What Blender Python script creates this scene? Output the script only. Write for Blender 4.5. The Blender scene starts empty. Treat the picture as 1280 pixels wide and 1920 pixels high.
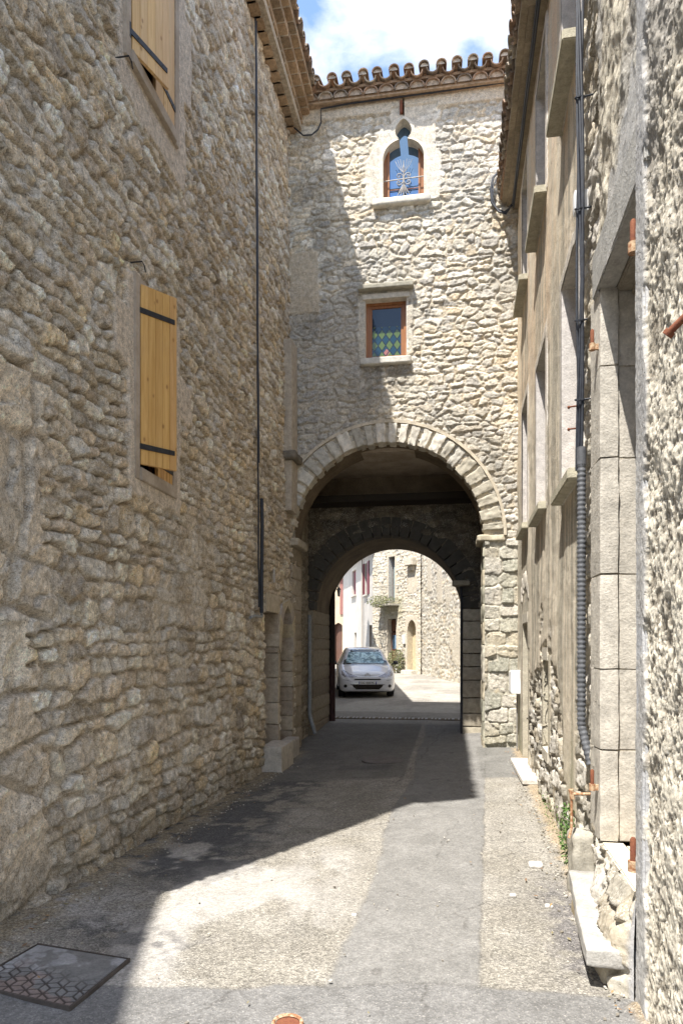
import bpy, bmesh, math, random
import numpy as np
from mathutils import Vector, Matrix
from mathutils.bvhtree import BVHTree
R = math.radians
SC = bpy.context.scene
COL = SC.collection

# ---------------------------------------------------------------- camera
YAW = 9.1
cam = bpy.data.objects.new('camera', bpy.data.cameras.new('camera'))
COL.objects.link(cam)
cam.location = (0, 0, 1.55)
cam.rotation_euler = (R(90), 0, R(YAW))
cam.data.sensor_fit = 'HORIZONTAL'
cam.data.sensor_width = 24
cam.data.lens = 24
cam.data.shift_y = 0.197
cam.data.clip_end = 1500
cam.data.clip_start = 0.05
SC.camera = cam

# ---------------------------------------------------------------- sun, sky, exposure
SDX, SDY = 0.225, 0.44                      # ground shift of a shadow per metre of height
sun = bpy.data.objects.new('sun', bpy.data.lights.new('sun', 'SUN'))
COL.objects.link(sun)
sun.data.energy = 2.0
sun.data.angle = R(0.53)
sun.data.color = (1.0, 0.955, 0.89)
sun.rotation_euler = Vector((-SDX, -SDY, 1)).to_track_quat('Z', 'Y').to_euler()
SC.view_settings.view_transform = 'Standard'
SC.view_settings.look = 'None'
SC.view_settings.gamma = 1
SC.view_settings.use_curve_mapping = False
SC.view_settings.exposure = 2.4
SC.cycles.max_bounces = 8
SC.cycles.diffuse_bounces = 5

W = bpy.data.worlds.new("World")
SC.world = W
W.use_nodes = True
nt = W.node_tree
nt.nodes.clear()
o_ = nt.nodes.new('ShaderNodeOutputWorld')
bg = nt.nodes.new('ShaderNodeBackground')
sky = nt.nodes.new('ShaderNodeTexSky')
sky.sky_type = 'NISHITA'
sky.sun_disc = False
sky.sun_elevation = math.atan2(1, math.hypot(SDX, SDY))
sky.sun_rotation = math.atan2(-SDX, -SDY)
sky.air_density = 1.0
sky.dust_density = 0.6
sky.ozone_density = 1.6
tc = nt.nodes.new('ShaderNodeTexCoord')
mp = nt.nodes.new('ShaderNodeMapping')
mp.inputs['Location'].default_value = (0.1, 1.9, 0.4)
mp.inputs['Scale'].default_value = (1.0, 1.0, 1.5)
nz = nt.nodes.new('ShaderNodeTexNoise')
nz.inputs['Scale'].default_value = 5.5
nz.inputs['Detail'].default_value = 9
nz.inputs['Roughness'].default_value = 0.55
nz.inputs['Distortion'].default_value = 0.25
cr = nt.nodes.new('ShaderNodeValToRGB')
cr.color_ramp.elements[0].position = 0.44
cr.color_ramp.elements[0].color = (0, 0, 0, 1)
cr.color_ramp.elements[1].position = 0.62
cr.color_ramp.elements[1].color = (1, 1, 1, 1)
mx = nt.nodes.new('ShaderNodeMix')
mx.data_type = 'RGBA'
mx.inputs[7].default_value = (4.0, 4.0, 4.05, 1)
L_ = nt.links.new
L_(tc.outputs['Generated'], mp.inputs[0]); L_(mp.outputs[0], nz.inputs[0]); L_(nz.outputs[0], cr.inputs[0])
L_(cr.outputs[0], mx.inputs[0]); L_(sky.outputs[0], mx.inputs[6]); L_(mx.outputs[2], bg.inputs[0])
bg.inputs[1].default_value = 0.075
L_(bg.outputs[0], o_.inputs[0])

# ---------------------------------------------------------------- noise in numpy
def h2(i, j, s):
    i = np.asarray(i).astype(np.int64); j = np.asarray(j).astype(np.int64)
    n = (i*374761393 + j*668265263 + int(s)*974634777) & 0xffffffff
    n = ((n ^ (n >> 13))*1274126177) & 0xffffffff
    n = ((n ^ (n >> 16))*2246822519) & 0xffffffff
    n = n ^ (n >> 15)
    return (n/4294967296.0).astype(np.float32)
def vn(x, y, s=0):
    xi = np.floor(x); yi = np.floor(y); fx = x-xi; fy = y-yi
    fx = fx*fx*(3-2*fx); fy = fy*fy*(3-2*fy)
    a = h2(xi, yi, s); b = h2(xi+1, yi, s); c = h2(xi, yi+1, s); d = h2(xi+1, yi+1, s)
    return a+(b-a)*fx+(c-a)*fy+(a-b-c+d)*fx*fy
def fbm(x, y, s=0, o=4, g=0.5):
    t = 0; a = 1.0; n = 0
    for k in range(o):
        t = t+a*vn(x*2**k+7.3*k, y*2**k-3.1*k, s+k); n += a; a *= g
    return t/n                                # about 0..1, mean .5
def ss(a, b, x):
    t = np.clip((x-a)/(b-a), 0, 1)
    return t*t*(3-2*t)
def lerp(a, b, t):
    return a+(b-a)*t
def mixc(a, b, t):
    return a*(1-t[..., None])+np.asarray(b, dtype=np.float32)*t[..., None]

def stones(u, v, rh, cw, seed, merge=0.3, warp=0.35, p=2.6, jit=0.5, wfreq=1.0):
    """coursed rubble: distance to the joint (m), and three random numbers per stone"""
    wu = u+(fbm(u/rh*.45*wfreq, v/rh*.45*wfreq, seed+50, 3)-.5)*rh*2*warp*1.6
    wv = v+(fbm(u/rh*.35*wfreq, v/rh*.35*wfreq, seed+60, 3)-.5)*rh*2*warp+(vn(u*.55, v*.3, seed+61)-.5)*rh*1.5
    wv = wv+(vn(v/rh*.6, v*0, seed+62)-.5)*rh*.8
    r0 = np.floor(wv/rh)
    F1 = np.full(u.shape, 9e9, np.float32); F2 = F1.copy()
    G1 = np.zeros(u.shape, np.int64); GU = np.zeros(u.shape, np.float32); GV = GU.copy()
    for dr in (-1, 0, 1):
        r = r0+dr
        w = cw*(0.72+0.6*h2(r, r*0, seed+1)); off = h2(r, r*0, seed+2)*3
        c0 = np.floor(wu/w+off)
        for dc in (-2, -1, 0, 1, 2):
            c = c0+dc
            cu = (c+.5+(h2(r, c, seed+3)-.5)*jit-off)*w
            cv = (r+.5+(h2(r, c, seed+4)-.5)*jit*.6)*rh
            d = ((np.abs(wu-cu)/w)**p+(np.abs(wv-cv)/rh*.95)**p)**(1/p)-(h2(r, c, seed+5)-.5)*.28
            pr = np.floor(c/2); mg = h2(r, pr, seed+6) < merge
            g = np.where(mg, (r*7919+pr*2+500000)*2+1, (r*7919+c)*2).astype(np.int64)
            same = g == G1
            near = d < F1
            F2 = np.where(near & ~same, np.minimum(F2, F1), np.where(~near & ~same, np.minimum(F2, d), F2))
            GU = np.where(near, wu-cu, GU); GV = np.where(near, wv-cv, GV)
            G1 = np.where(near, g, G1); F1 = np.where(near, d, F1)
    e = (F2-F1)*.5*(rh+cw)*.5
    return e.astype(np.float32), h2(G1, G1*0, seed+7), h2(G1, G1*0, seed+8), h2(G1, G1*0, seed+9), GU, GV

# ---------------------------------------------------------------- mesh helpers
def finish(o, mat, parent):
    if mat is not None: o.data.materials.append(mat)
    COL.objects.link(o)
    if parent is not None: o.parent = parent
    return o
def grid_mesh(name, P, C, mat, parent=None, keep=None, flip=False):
    """P (n,m,3) vertex grid, C (n,m,4) colours, keep (n-1,m-1) mask of faces"""
    n, m = P.shape[:2]
    idx = np.arange(n*m).reshape(n, m)
    q = np.stack([idx[:-1, :-1], idx[1:, :-1], idx[1:, 1:], idx[:-1, 1:]], -1)
    if flip: q = q[..., ::-1]
    q = q.reshape(-1, 4)
    if keep is not None: q = q[keep.reshape(-1)]
    used = np.zeros(n*m, bool); used[q.ravel()] = True
    remap = np.cumsum(used)-1
    V = P.reshape(-1, 3)[used].astype(np.float32); q = remap[q]
    me = bpy.data.meshes.new(name)
    me.vertices.add(len(V)); me.vertices.foreach_set('co', V.ravel())
    me.loops.add(q.size); me.loops.foreach_set('vertex_index', q.ravel().astype(np.int32))
    me.polygons.add(len(q)); me.polygons.foreach_set('loop_start', np.arange(0, q.size, 4, dtype=np.int32))
    me.update(calc_edges=True)
    me.polygons.foreach_set('use_smooth', np.ones(len(q), bool))
    if C is not None:
        at = me.color_attributes.new('Col', 'FLOAT_COLOR', 'POINT')
        at.data.foreach_set('color', C.reshape(-1, 4)[used].astype(np.float32).ravel())
    me.update()
    return finish(bpy.data.objects.new(name, me), mat, parent)

def _block_template(n):
    g = np.linspace(-1, 1, n+1); V = {}; F = []
    def vid(p):
        k = tuple(np.round(p, 5))
        if k not in V: V[k] = len(V)
        return V[k]
    for ax in range(3):
        for sg in (-1, 1):
            for i in range(n):
                for j in range(n):
                    f = []
                    for (a, b) in ((i, j), (i+1, j), (i+1, j+1), (i, j+1)):
                        p = [0, 0, 0]; p[ax] = sg; p[(ax+1) % 3] = g[a]; p[(ax+2) % 3] = g[b]
                        f.append(vid(p))
                    F.append(f if sg > 0 else f[::-1])
    return np.array(list(V.keys()), float), np.array(F)
TEMPL = {n: _block_template(n) for n in (1, 4, 6, 10)}

class MB:
    def __init__(s): s.v = []; s.f = []; s.c = []; s.n = 0
    def add(s, V, F, col=(1, 1, 1, 1)):
        V = np.asarray(V, float).reshape(-1, 3)
        s.v.append(V)
        s.f += [[int(i)+s.n for i in f] for f in F]
        col = np.asarray(col, float)
        if col.ndim == 1:
            if len(col) == 3: col = np.append(col, 1)
            col = np.tile(col, (len(V), 1))
        s.c.append(col); s.n += len(V)
        return s
    def box(s, a, b, col=(1, 1, 1, 1)):
        (x0, y0, z0), (x1, y1, z1) = a, b
        V = [(x0,y0,z0),(x1,y0,z0),(x1,y1,z0),(x0,y1,z0),(x0,y0,z1),(x1,y0,z1),(x1,y1,z1),(x0,y1,z1)]
        return s.add(V, [(0,3,2,1),(4,5,6,7),(0,1,5,4),(1,2,6,5),(2,3,7,6),(3,0,4,7)], col)
    def hexa(s, V, col=(1,1,1,1)):
        return s.add(V, [(0,3,2,1),(4,5,6,7),(0,1,5,4),(1,2,6,5),(2,3,7,6),(3,0,4,7)], col)
    def rock(s, a, b, r=0.02, amp=0.006, n=6, seed=0, col=(1,1,1,1), fmap=None, freq=9):
        """rounded, worn block between corners a and b"""
        T, F = TEMPL[n]
        a = np.array(a, float); b = np.array(b, float); c = (a+b)/2; h = np.abs(b-a)/2
        r = min(r, h.min()*.9)
        p = T*h; inner = np.clip(p, -(h-r), h-r); d = p-inner
        L = np.linalg.norm(d, axis=1, keepdims=True); L[L == 0] = 1
        q = inner+d/L*r*np.minimum(1, np.abs(d).max(1, keepdims=True)/r)
        w = q+c; nn = q/np.maximum(h, 1e-6)
        nn = nn/np.maximum(np.linalg.norm(nn, axis=1, keepdims=True), 1e-6)
        k = (fbm(w[:, 0]*freq+w[:, 1]*freq*.7+seed, w[:, 2]*freq+w[:, 1]*freq*.5, seed, 3)-.5)*2*amp
        w = w+nn*k[:, None]
        if fmap is not None: w = fmap(w)
        cc = np.tile(np.append(np.asarray(col, float)[:3], 1), (len(w), 1))
        return s.add(w, F, cc)
    def tube(s, pts, r, seg=8, col=(1,1,1,1), cap=True):
        pts = [Vector(p) for p in pts]; n = len(pts)
        rr = r if hasattr(r, '__len__') else [r]*n
        V = []; F = []; up = None
        for i, p in enumerate(pts):
            t = (pts[min(i+1, n-1)]-pts[max(i-1, 0)]).normalized()
            if up is None:
                up = t.cross(Vector((0, 0, 1)))
                if up.length < .1: up = t.cross(Vector((1, 0, 0)))
            up = (up-t*up.dot(t)).normalized(); sd = t.cross(up)
            for k in range(seg):
                a = 2*math.pi*k/seg
                V.append(p+up*math.cos(a)*rr[i]+sd*math.sin(a)*rr[i])
        for i in range(n-1):
            for k in range(seg):
                k2 = (k+1) % seg
                F.append((i*seg+k, i*seg+k2, (i+1)*seg+k2, (i+1)*seg+k))
        if cap: F.append(tuple(range(seg))[::-1]); F.append(tuple((n-1)*seg+k for k in range(seg)))
        return s.add(V, F, col)
    def quad(s, pts, col=(1,1,1,1)): return s.add(pts, [tuple(range(len(pts)))], col)
    def tile(s, p0, p1, r0, r1, th=0.014, up=1, col=(1,1,1,1), seg=8):
        """half-round clay tile from p0 to p1, hump up (1) or down (-1)"""
        p0 = Vector(p0); p1 = Vector(p1); t = (p1-p0).normalized(); sd = t.cross(Vector((0,0,1))).normalized(); nn = sd.cross(t).normalized()*up
        V = []; F = []
        for (p, r) in ((p0, r0), (p1, r1)):
            for rr in (r, r-th):
                for k in range(seg+1):
                    a = math.pi*k/seg
                    V.append(p+sd*math.cos(a)*rr+nn*(math.sin(a)*rr*.86))
        m = seg+1
        for k in range(seg):
            F.append((k, k+1, 2*m+k+1, 2*m+k)); F.append((m+k+1, m+k, 3*m+k, 3*m+k+1))
            F.append((k+1, k, m+k, m+k+1)); F.append((2*m+k, 2*m+k+1, 3*m+k+1, 3*m+k))
        F.append((0, 2*m, 3*m, m)); F.append((seg, m+seg, 3*m+seg, 2*m+seg))
        return s.add(V, F, col)
    def build(s, name, mat, parent=None, smooth=False, bevel=0):
        me = bpy.data.meshes.new(name)
        V = np.concatenate(s.v); me.from_pydata(V.tolist(), [], s.f)
        at = me.color_attributes.new('Col', 'FLOAT_COLOR', 'POINT')
        at.data.foreach_set('color', np.concatenate(s.c).astype(np.float32).ravel())
        bm = bmesh.new(); bm.from_mesh(me); bmesh.ops.recalc_face_normals(bm, faces=bm.faces)
        if bevel:
            es = [e for e in bm.edges if len(e.link_faces) == 2 and e.calc_face_angle(0) > .6]
            bmesh.ops.bevel(bm, geom=es, offset=bevel, segments=2, affect='EDGES', clamp_overlap=True)
        bm.to_mesh(me); bm.free()
        if smooth or bevel:
            me.polygons.foreach_set('use_smooth', np.ones(len(me.polygons), bool))
            try: me.set_sharp_from_angle(angle=R(38 if not smooth == 2 else 70))
            except Exception: pass
        return finish(bpy.data.objects.new(name, me), mat, parent)

def thing(name, label, cat, loc=(0, 0, 0), group=None, kind=None):
    o = bpy.data.objects.new(name, None); COL.objects.link(o)
    o.location = loc; o.empty_display_size = .2
    return tag(o, label, cat, group, kind)
def tag(o, label=None, cat=None, group=None, kind=None):
    if label: o['label'] = label
    if cat: o['category'] = cat
    if group: o['group'] = group
    if kind: o['kind'] = kind
    return o
def adopt(o, parent):
    """parent keeping the world position (parents are only moved, never turned)"""
    o.parent = parent; o.matrix_parent_inverse = Matrix.Translation(-parent.location)
    return o
def nest(root):
    for ch in list(root.children):
        ch.matrix_parent_inverse = Matrix.Translation(-root.location)

# ---------------------------------------------------------------- materials
class NT:
    def __init__(s, name):
        s.m = bpy.data.materials.new(name); s.m.use_nodes = True
        s.t = s.m.node_tree; s.t.nodes.clear()
        s.out = s.n('ShaderNodeOutputMaterial'); s.b = s.n('ShaderNodeBsdfPrincipled')
        s.l(s.b.outputs[0], s.out.inputs[0])
    def n(s, k, **kw):
        x = s.t.nodes.new(k)
        for a, b in kw.items(): setattr(x, a, b)
        return x
    def l(s, a, b): s.t.links.new(a, b)
    def obj(s, scale=(1, 1, 1)):
        g = s.n('ShaderNodeNewGeometry'); m = s.n('ShaderNodeMapping'); m.inputs['Scale'].default_value = scale
        s.l(g.outputs['Position'], m.inputs[0]); return m.outputs[0]
    def noise(s, scale, detail=4, rough=.55, vec=None, dist=0):
        x = s.n('ShaderNodeTexNoise'); x.inputs['Scale'].default_value = scale; x.inputs['Detail'].default_value = detail
        x.inputs['Roughness'].default_value = rough; x.inputs['Distortion'].default_value = dist
        s.l(vec if vec is not None else s.obj(), x.inputs['Vector']); return x.outputs[0]
    def voro(s, scale, out='Distance', vec=None, feat='F1'):
        x = s.n('ShaderNodeTexVoronoi', feature=feat); x.inputs['Scale'].default_value = scale
        s.l(vec if vec is not None else s.obj(), x.inputs['Vector']); return x.outputs[out]
    def rng(s, v, a, b, c, d):
        x = s.n('ShaderNodeMapRange'); s.l(v, x.inputs[0])
        for i, q in enumerate((a, b, c, d)): x.inputs[i+1].default_value = q
        return x.outputs[0]
    def math(s, op, a, b=None):
        x = s.n('ShaderNodeMath', operation=op)
        for i, q in enumerate((a, b)):
            if q is None: continue
            if isinstance(q, (int, float)): x.inputs[i].default_value = q
            else: s.l(q, x.inputs[i])
        return x.outputs[0]
    def mix(s, f, a, b, mode='MIX'):
        x = s.n('ShaderNodeMix', data_type='RGBA', blend_type=mode)
        for i, q in ((0, f), (6, a), (7, b)):
            if isinstance(q, (int, float)): x.inputs[i].default_value = q
            elif isinstance(q, tuple): x.inputs[i].default_value = q if len(q) == 4 else (*q, 1)
            else: s.l(q, x.inputs[i])
        return x.outputs[2]
    def grey(s, v):
        x = s.n('ShaderNodeCombineColor')
        for i in range(3): s.l(v, x.inputs[i])
        return x.outputs[0]
    def attr(s):
        x = s.n('ShaderNodeVertexColor'); x.layer_name = 'Col'; return x.outputs[0], x.outputs[1]
    def bump(s, v, strength=.5, dist=.01, prev=None):
        x = s.n('ShaderNodeBump'); x.inputs['Strength'].default_value = strength; x.inputs['Distance'].default_value = dist
        s.l(v, x.inputs['Height'])
        if prev is not None: s.l(prev, x.inputs['Normal'])
        return x.outputs[0]
    def done(s, col, rough=.85, normal=None, metal=0, spec=.3):
        if isinstance(col, tuple): s.b.inputs['Base Color'].default_value = (*col, 1)
        else: s.l(col, s.b.inputs['Base Color'])
        if isinstance(rough, (int, float)): s.b.inputs['Roughness'].default_value = rough
        else: s.l(rough, s.b.inputs['Roughness'])
        s.b.inputs['Metallic'].default_value = metal
        s.b.inputs['Specular IOR Level'].default_value = spec
        if normal is not None: s.l(normal, s.b.inputs['Normal'])
        return s.m

def mat_masonry(name, f1=14, f2=70, contrast=.45, bumpd=.012, pits=True):
    t = NT(name); c, a = t.attr()
    n1 = t.noise(f1, 9, .72); n2 = t.noise(f2, 6, .75)
    k = t.rng(n1, .3, .7, 1-contrast*.55, 1+contrast*.5)
    k2 = t.rng(n2, .3, .7, 1-contrast*.6, 1+contrast*.55)
    col = t.mix(1.0, c, t.grey(t.math('MULTIPLY', k, k2)), 'MULTIPLY')
    # small dark pits and pale lichen specks
    v = t.voro(48); pit = t.rng(v, .08, .26, 1, 0); gate = t.rng(t.noise(9, 4), .44, .56, 0, 1)
    pm = t.math('MULTIPLY', pit, gate)
    col = t.mix(t.math('MULTIPLY', pm, .75), col, (.10, .085, .065))
    sp = t.math('MULTIPLY', t.rng(t.noise(85, 3, .6), .52, .64, 0, .75), t.rng(t.noise(7, 4, .6), .42, .60, .15, 1))
    col = t.mix(sp, col, (.70, .67, .60))
    dk = t.rng(t.noise(34, 4, .7), .40, .30, 0, .55); col = t.mix(dk, col, (.14, .12, .09))
    h = t.math('ADD', t.math('MULTIPLY', n1, 1.0), t.math('MULTIPLY', n2, .6))
    h = t.math('SUBTRACT', h, t.math('MULTIPLY', pm, .5))
    return t.done(col, .92, t.bump(h, .9, bumpd), spec=.15)
def mat_plain(name, col, rough=.7, n=8, amt=.25, bs=.3, bd=.004, metal=0, spec=.3, col2=None, n2=40):
    t = NT(name); a = t.noise(n, 5, .6); b = t.noise(n2, 4, .6)
    k = t.math('MULTIPLY', t.rng(a, .3, .7, 1-amt, 1+amt), t.rng(b, .3, .7, 1-amt*.6, 1+amt*.6))
    base = t.mix(t.rng(a, .42, .58, 0, 1), col, col2) if col2 else col
    c = t.mix(1.0, base, t.grey(k), 'MULTIPLY')
    return t.done(c, rough, t.bump(b, bs, bd), metal, spec)
def mat_attr(name, rough=.8, n=20, amt=.25, n2=90, bs=.5, bd=.005, spec=.25, stretch=(1,1,1)):
    t = NT(name); c, a_ = t.attr(); vec = t.obj(stretch)
    a = t.noise(n, 5, .6, vec); b = t.noise(n2, 4, .6, vec)
    k = t.math('MULTIPLY', t.rng(a, .3, .7, 1-amt, 1+amt), t.rng(b, .3, .7, 1-amt*.7, 1+amt*.7))
    return t.done(t.mix(1.0, c, t.grey(k), 'MULTIPLY'), rough, t.bump(t.math('ADD', a, b), bs, bd), spec=spec)
def mat_wood(name, light, dark, stretch=(14, 14, .9), knots=True, rough=.55):
    t = NT(name); vec = t.obj(stretch)
    a = t.noise(3, 6, .6, vec, .6)
    col = t.mix(t.rng(a, .35, .65, 0, 1), dark, light); col = t.mix(1.0, col, t.attr()[0], 'MULTIPLY')
    col = t.mix(t.rng(t.noise(2.2, 5, .6), .5, .75, 0, .35), col, tuple(.75*q+.06 for q in dark))
    if knots:
        v = t.obj((1.0, 1.0, .55)); d = t.voro(13, 'Distance', v)
        col = t.mix(t.rng(d, .08, .16, .85, 0), col, (.20, .085, .025))
        d2 = t.rng(d, .14, .3, .35, 0); col = t.mix(d2, col, dark)
    return t.done(col, rough, t.bump(a, .25, .003), spec=.3)
def mat_glass(name, col=(.01, .02, .04), rough=.03, spec=1.0):
    t = NT(name); n = t.noise(2.5, 2)
    return t.done(col, rough, t.bump(n, .04, .01), 0, spec)
def mat_paint(name, col, rough=.25, coat=1.0):
    t = NT(name); n = t.noise(30, 3)
    c = t.mix(1.0, col, t.grey(t.rng(n, .3, .7, .96, 1.03)), 'MULTIPLY')
    m = t.done(c, rough, None, 0, .5)
    t.b.inputs['Coat Weight'].default_value = coat; t.b.inputs['Coat Roughness'].default_value = .05
    return m

M = {}
M['rubble'] = mat_masonry('rubble_masonry', 20, 110, .95, .016)
M['tower'] = mat_masonry('tower_masonry', 20, 90, .75, .012)
M['render'] = mat_masonry('old_render', 9, 60, .30, .006)
M['ashlar'] = mat_attr('worn_ashlar', .9, 12, .22, 70, .7, .006, .15)
M['plaster'] = mat_plain('smooth_plaster', (.36, .30, .235), .9, 4, .14, .25, .003, spec=.15, col2=(.40, .34, .275))
M['plaster_grey'] = mat_plain('grey_plaster', (.42, .40, .38), .9, 5, .18, .3, .003, spec=.15)
M['darkwall'] = mat_plain('dark_brown_plaster', (.17, .135, .095), .95, 3, .3, .4, .006, spec=.1)  # even dark brown for the vaults, passage ceiling and drain channel
M['interior'] = mat_plain('dark_interior', (.03, .025, .02), .95, 3, .2)
M['iron'] = mat_plain('black_iron', (.018, .018, .020), .5, 30, .3, .3, .001, 0, .5)
M['iron_grey'] = mat_plain('grey_wrought_iron', (.36, .34, .31), .5, 30, .3, .3, .001, .4, .5)
M['rust'] = mat_plain('rusty_iron', (.22, .085, .045), .85, 40, .3, .6, .002, 0, .2, col2=(.14, .05, .03), n2=150)
M['rust_orange'] = mat_plain('orange_rust', (.34, .165, .085), .9, 45, .35, .6, .002, 0, .15, col2=(.42, .31, .20), n2=150)
M['shutter'] = mat_wood('shutter_pine', (.58, .35, .135), (.47, .26, .085))
M['shutter_pale'] = mat_wood('pale_shutter_pine', (.66, .455, .235), (.56, .36, .165))
M['joinery'] = mat_wood('window_joinery', (.36, .165, .065), (.25, .10, .04), knots=False, rough=.4)
M['cable'] = mat_plain('cable_rubber', (.022, .026, .035), .5, 20, .3, .2, .001, 0, .4)
M['conduit'] = mat_plain('corrugated_sheath', (.10, .104, .112), .55, 20, .25, .2, .001, 0, .4)
M['pvc'] = mat_plain('grey_downpipe', (.22, .23, .23), .5, 12, .2, .2, .001, 0, .4)
M['white'] = mat_plain('white_plastic', (.75, .75, .74), .4, 10, .05, .1, .001, 0, .4)
M['tile'] = mat_attr('clay_tile', .9, 18, .35, 90, .6, .004, .12)
M['concrete'] = mat_plain('pale_concrete', (.50, .47, .42), .9, 9, .2, .5, .004, spec=.15, col2=(.42, .39, .34), n2=90)
M['asphalt'] = None
M['glass'] = mat_glass('window_glass', (.15, .25, .40), .03, .8); M['glass'].node_tree.nodes['Principled BSDF'].inputs['Metallic'].default_value = .85  # blue metallic base paints the sky's reflection into the pane colour

# ================================================================ GROUND
def gz(x, y):
    x = np.asarray(x, float); y = np.asarray(y, float)
    s = ss(3, 8.5, y)*(1-ss(11, 14.5, y))*np.clip((.6-x)/3.1, 0, 1)
    z = -.13*s+.05*ss(8, 10.4, y)*np.clip((x+.5)/1.5, 0, 1)*(1-ss(11, 14, y))
    return z+.35*np.clip((y-20)/14, 0, 1)
def gzf(x, y): return float(gz(x, y))
def mat_ground():
    t = NT('road_surface'); c, a = t.attr()
    vec = t.obj()
    v1 = t.voro(95, 'Color', vec); sep = t.n('ShaderNodeSeparateColor'); t.l(v1, sep.inputs[0])
    v2 = t.voro(170, 'Color', vec); sep2 = t.n('ShaderNodeSeparateColor'); t.l(v2, sep2.inputs[0])
    g1 = t.rng(sep.outputs[0], 0, 1, .48, 1.45); g2 = t.rng(sep2.outputs[0], 0, 1, .7, 1.3)
    grain = t.math('MULTIPLY', g1, g2)
    amt = a
    k = t.math('ADD', t.math('MULTIPLY', grain, amt), t.math('SUBTRACT', 1.0, amt))
    n1 = t.noise(3.5, 6, .62); n2 = t.noise(26, 5, .6)
    k = t.math('MULTIPLY', k, t.rng(n1, .3, .7, .86, 1.13)); k = t.math('MULTIPLY', k, t.rng(n2, .3, .7, .88, 1.12))
    col = t.mix(1.0, c, t.grey(k), 'MULTIPLY')
    sp = t.rng(sep2.outputs[1], .93, .97, 0, .55); col = t.mix(t.math('MULTIPLY', sp, amt), col, (.60, .56, .50))
    h = t.math('MULTIPLY', t.voro(95, 'Distance', vec), amt)
    nb = t.bump(h, .8, .008); nb = t.bump(n2, .25, .004, nb)
    return t.done(col, .93, nb, spec=.12)
M['ground'] = mat_ground()

def nonuni(a, b, f):
    out = [a]
    while out[-1] < b: out.append(out[-1]+f(out[-1]))
    return out
gx = np.array([-400, -200, -90, -40, -20, -12, -8, -6, -5, -4, -3.4]+list(np.arange(-2.9, 1.25, .0125))+[1.6, 2.2, 3, 4, 6, 9, 14, 25, 50, 100, 200, 400])
gy = np.array([-400, -150, -60, -25, -12, -6, -3, -1, 0, .8, 1.4]+nonuni(1.8, 16, lambda y: max(.011, .0009*y*y))+nonuni(16.4, 45, lambda y: .35)+[48, 55, 70, 100, 160, 300, 700])
X, Y = np.meshgrid(gx, gy, indexing='ij')
Xn = X+(fbm(X*5, Y*4, 5, 5, .6)-.5)*.17; Yn = Y+(fbm(X*4, Y*5, 8, 5, .6)-.5)*.17
Z = gz(X, Y)+(fbm(X*1.3, Y*1.3, 3)-.5)*.022*(np.abs(X) < 5)*(Y < 25)
def band(v, a, b, s=.012): return ss(a-s, a+s, v)*(1-ss(b-s, b+s, v))
big = fbm(X*.9, Y*.9, 21, 5); med = fbm(X*3.5, Y*3.5, 31, 5); fine = fbm(X*14, Y*14, 41, 4)
Cg = np.zeros(X.shape+(3,), np.float32)+np.array([.27, .255, .225], np.float32)          # gravelly old surface
grain = np.full(X.shape, .75, np.float32)
Cg = mixc(Cg, (.34, .325, .295), ss(.42, .62, med)*.7)
Cg = mixc(Cg, (.29, .275, .24), ss(.55, .7, fbm(X*2.2, Y*2.2, 77, 4))*.4)
# pale cement smears on the sunny left
m = ss(.50, .60, fbm(X*2.0, Y*1.2, 91, 4))*band(X, -2.3, -.7, .3)*band(Y, 2.9, 5.2, .4)
Cg = mixc(Cg, (.44, .425, .405), m*.75); grain = grain*(1-.5*m)
# dark tarred band by the left wall
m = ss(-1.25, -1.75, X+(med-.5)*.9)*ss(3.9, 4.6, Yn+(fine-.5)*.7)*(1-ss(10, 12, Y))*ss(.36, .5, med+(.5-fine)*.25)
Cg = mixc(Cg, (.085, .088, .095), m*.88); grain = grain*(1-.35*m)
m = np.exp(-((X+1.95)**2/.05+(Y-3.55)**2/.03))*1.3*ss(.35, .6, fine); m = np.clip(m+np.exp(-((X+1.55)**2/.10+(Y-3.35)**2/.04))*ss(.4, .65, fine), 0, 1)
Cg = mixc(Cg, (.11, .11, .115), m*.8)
m = band(X, -2.6, -1.75, .12)*band(Yn, 2.9, 4.0, .15)*ss(.38, .55, fbm(X*5, Y*5, 97))
Cg = mixc(Cg, (.42, .41, .40), m*.6)
# dark blotches on the right
m = np.exp(-((Xn-.66)**2/.018+(Yn-4.15)**2/.35))*ss(.3, .6, fine)*1.2+np.exp(-((X-.62)**2/.02+(Y-3.5)**2/.12))*.7*ss(.35, .6, fine)
Cg = mixc(Cg, (.14, .135, .14), np.clip(m, 0, 1)*.8)
# trench patches of smooth asphalt
def smooth(mask, col, gr):
    global Cg, grain
    Cg = mixc(Cg, col, mask); grain = grain*(1-mask)+gr*mask
le = -.54+.03*np.sin(Y*1.7)+.06*ss(6, 9, Y); re = .12+(Y-3)*.053
m = ss(-.02, .02, Xn*.35+X*.65-le)*(1-ss(-.012, .012, Xn*.25+X*.75-re))*ss(2.6, 2.7, Y)*(1-ss(15.6, 15.7, Y))
smooth(m, (.225, .222, .215), .34)
m2 = 1-ss(3.14, 3.18, Yn*.5+Y*.5-.16*X*(X < 0)+.35*np.exp(-((X-.2)/.3)**2)*0)
smooth(m2, (.205, .203, .20), .40)
m3 = ss(.36, .38, Xn*.4+X*.6)*band(Yn*.4+Y*.6, 8.25, 10.5, .03); smooth(m3, (.19, .188, .18), .35)
m4 = ss(8.4, 8.6, Yn*.6+Y*.4-.2*X)*(1-ss(-.6, -.55, X)); smooth(m4*.85, (.17, .165, .155), .35)
m5 = band(Y, 8.9, 9.25, .05)*band(X, -1.5, -.8, .05); smooth(m5*.5, (.10, .10, .105), .3)
m6 = ss(13.6, 14, Y); smooth(m6, (.30, .285, .26), .3)
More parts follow.
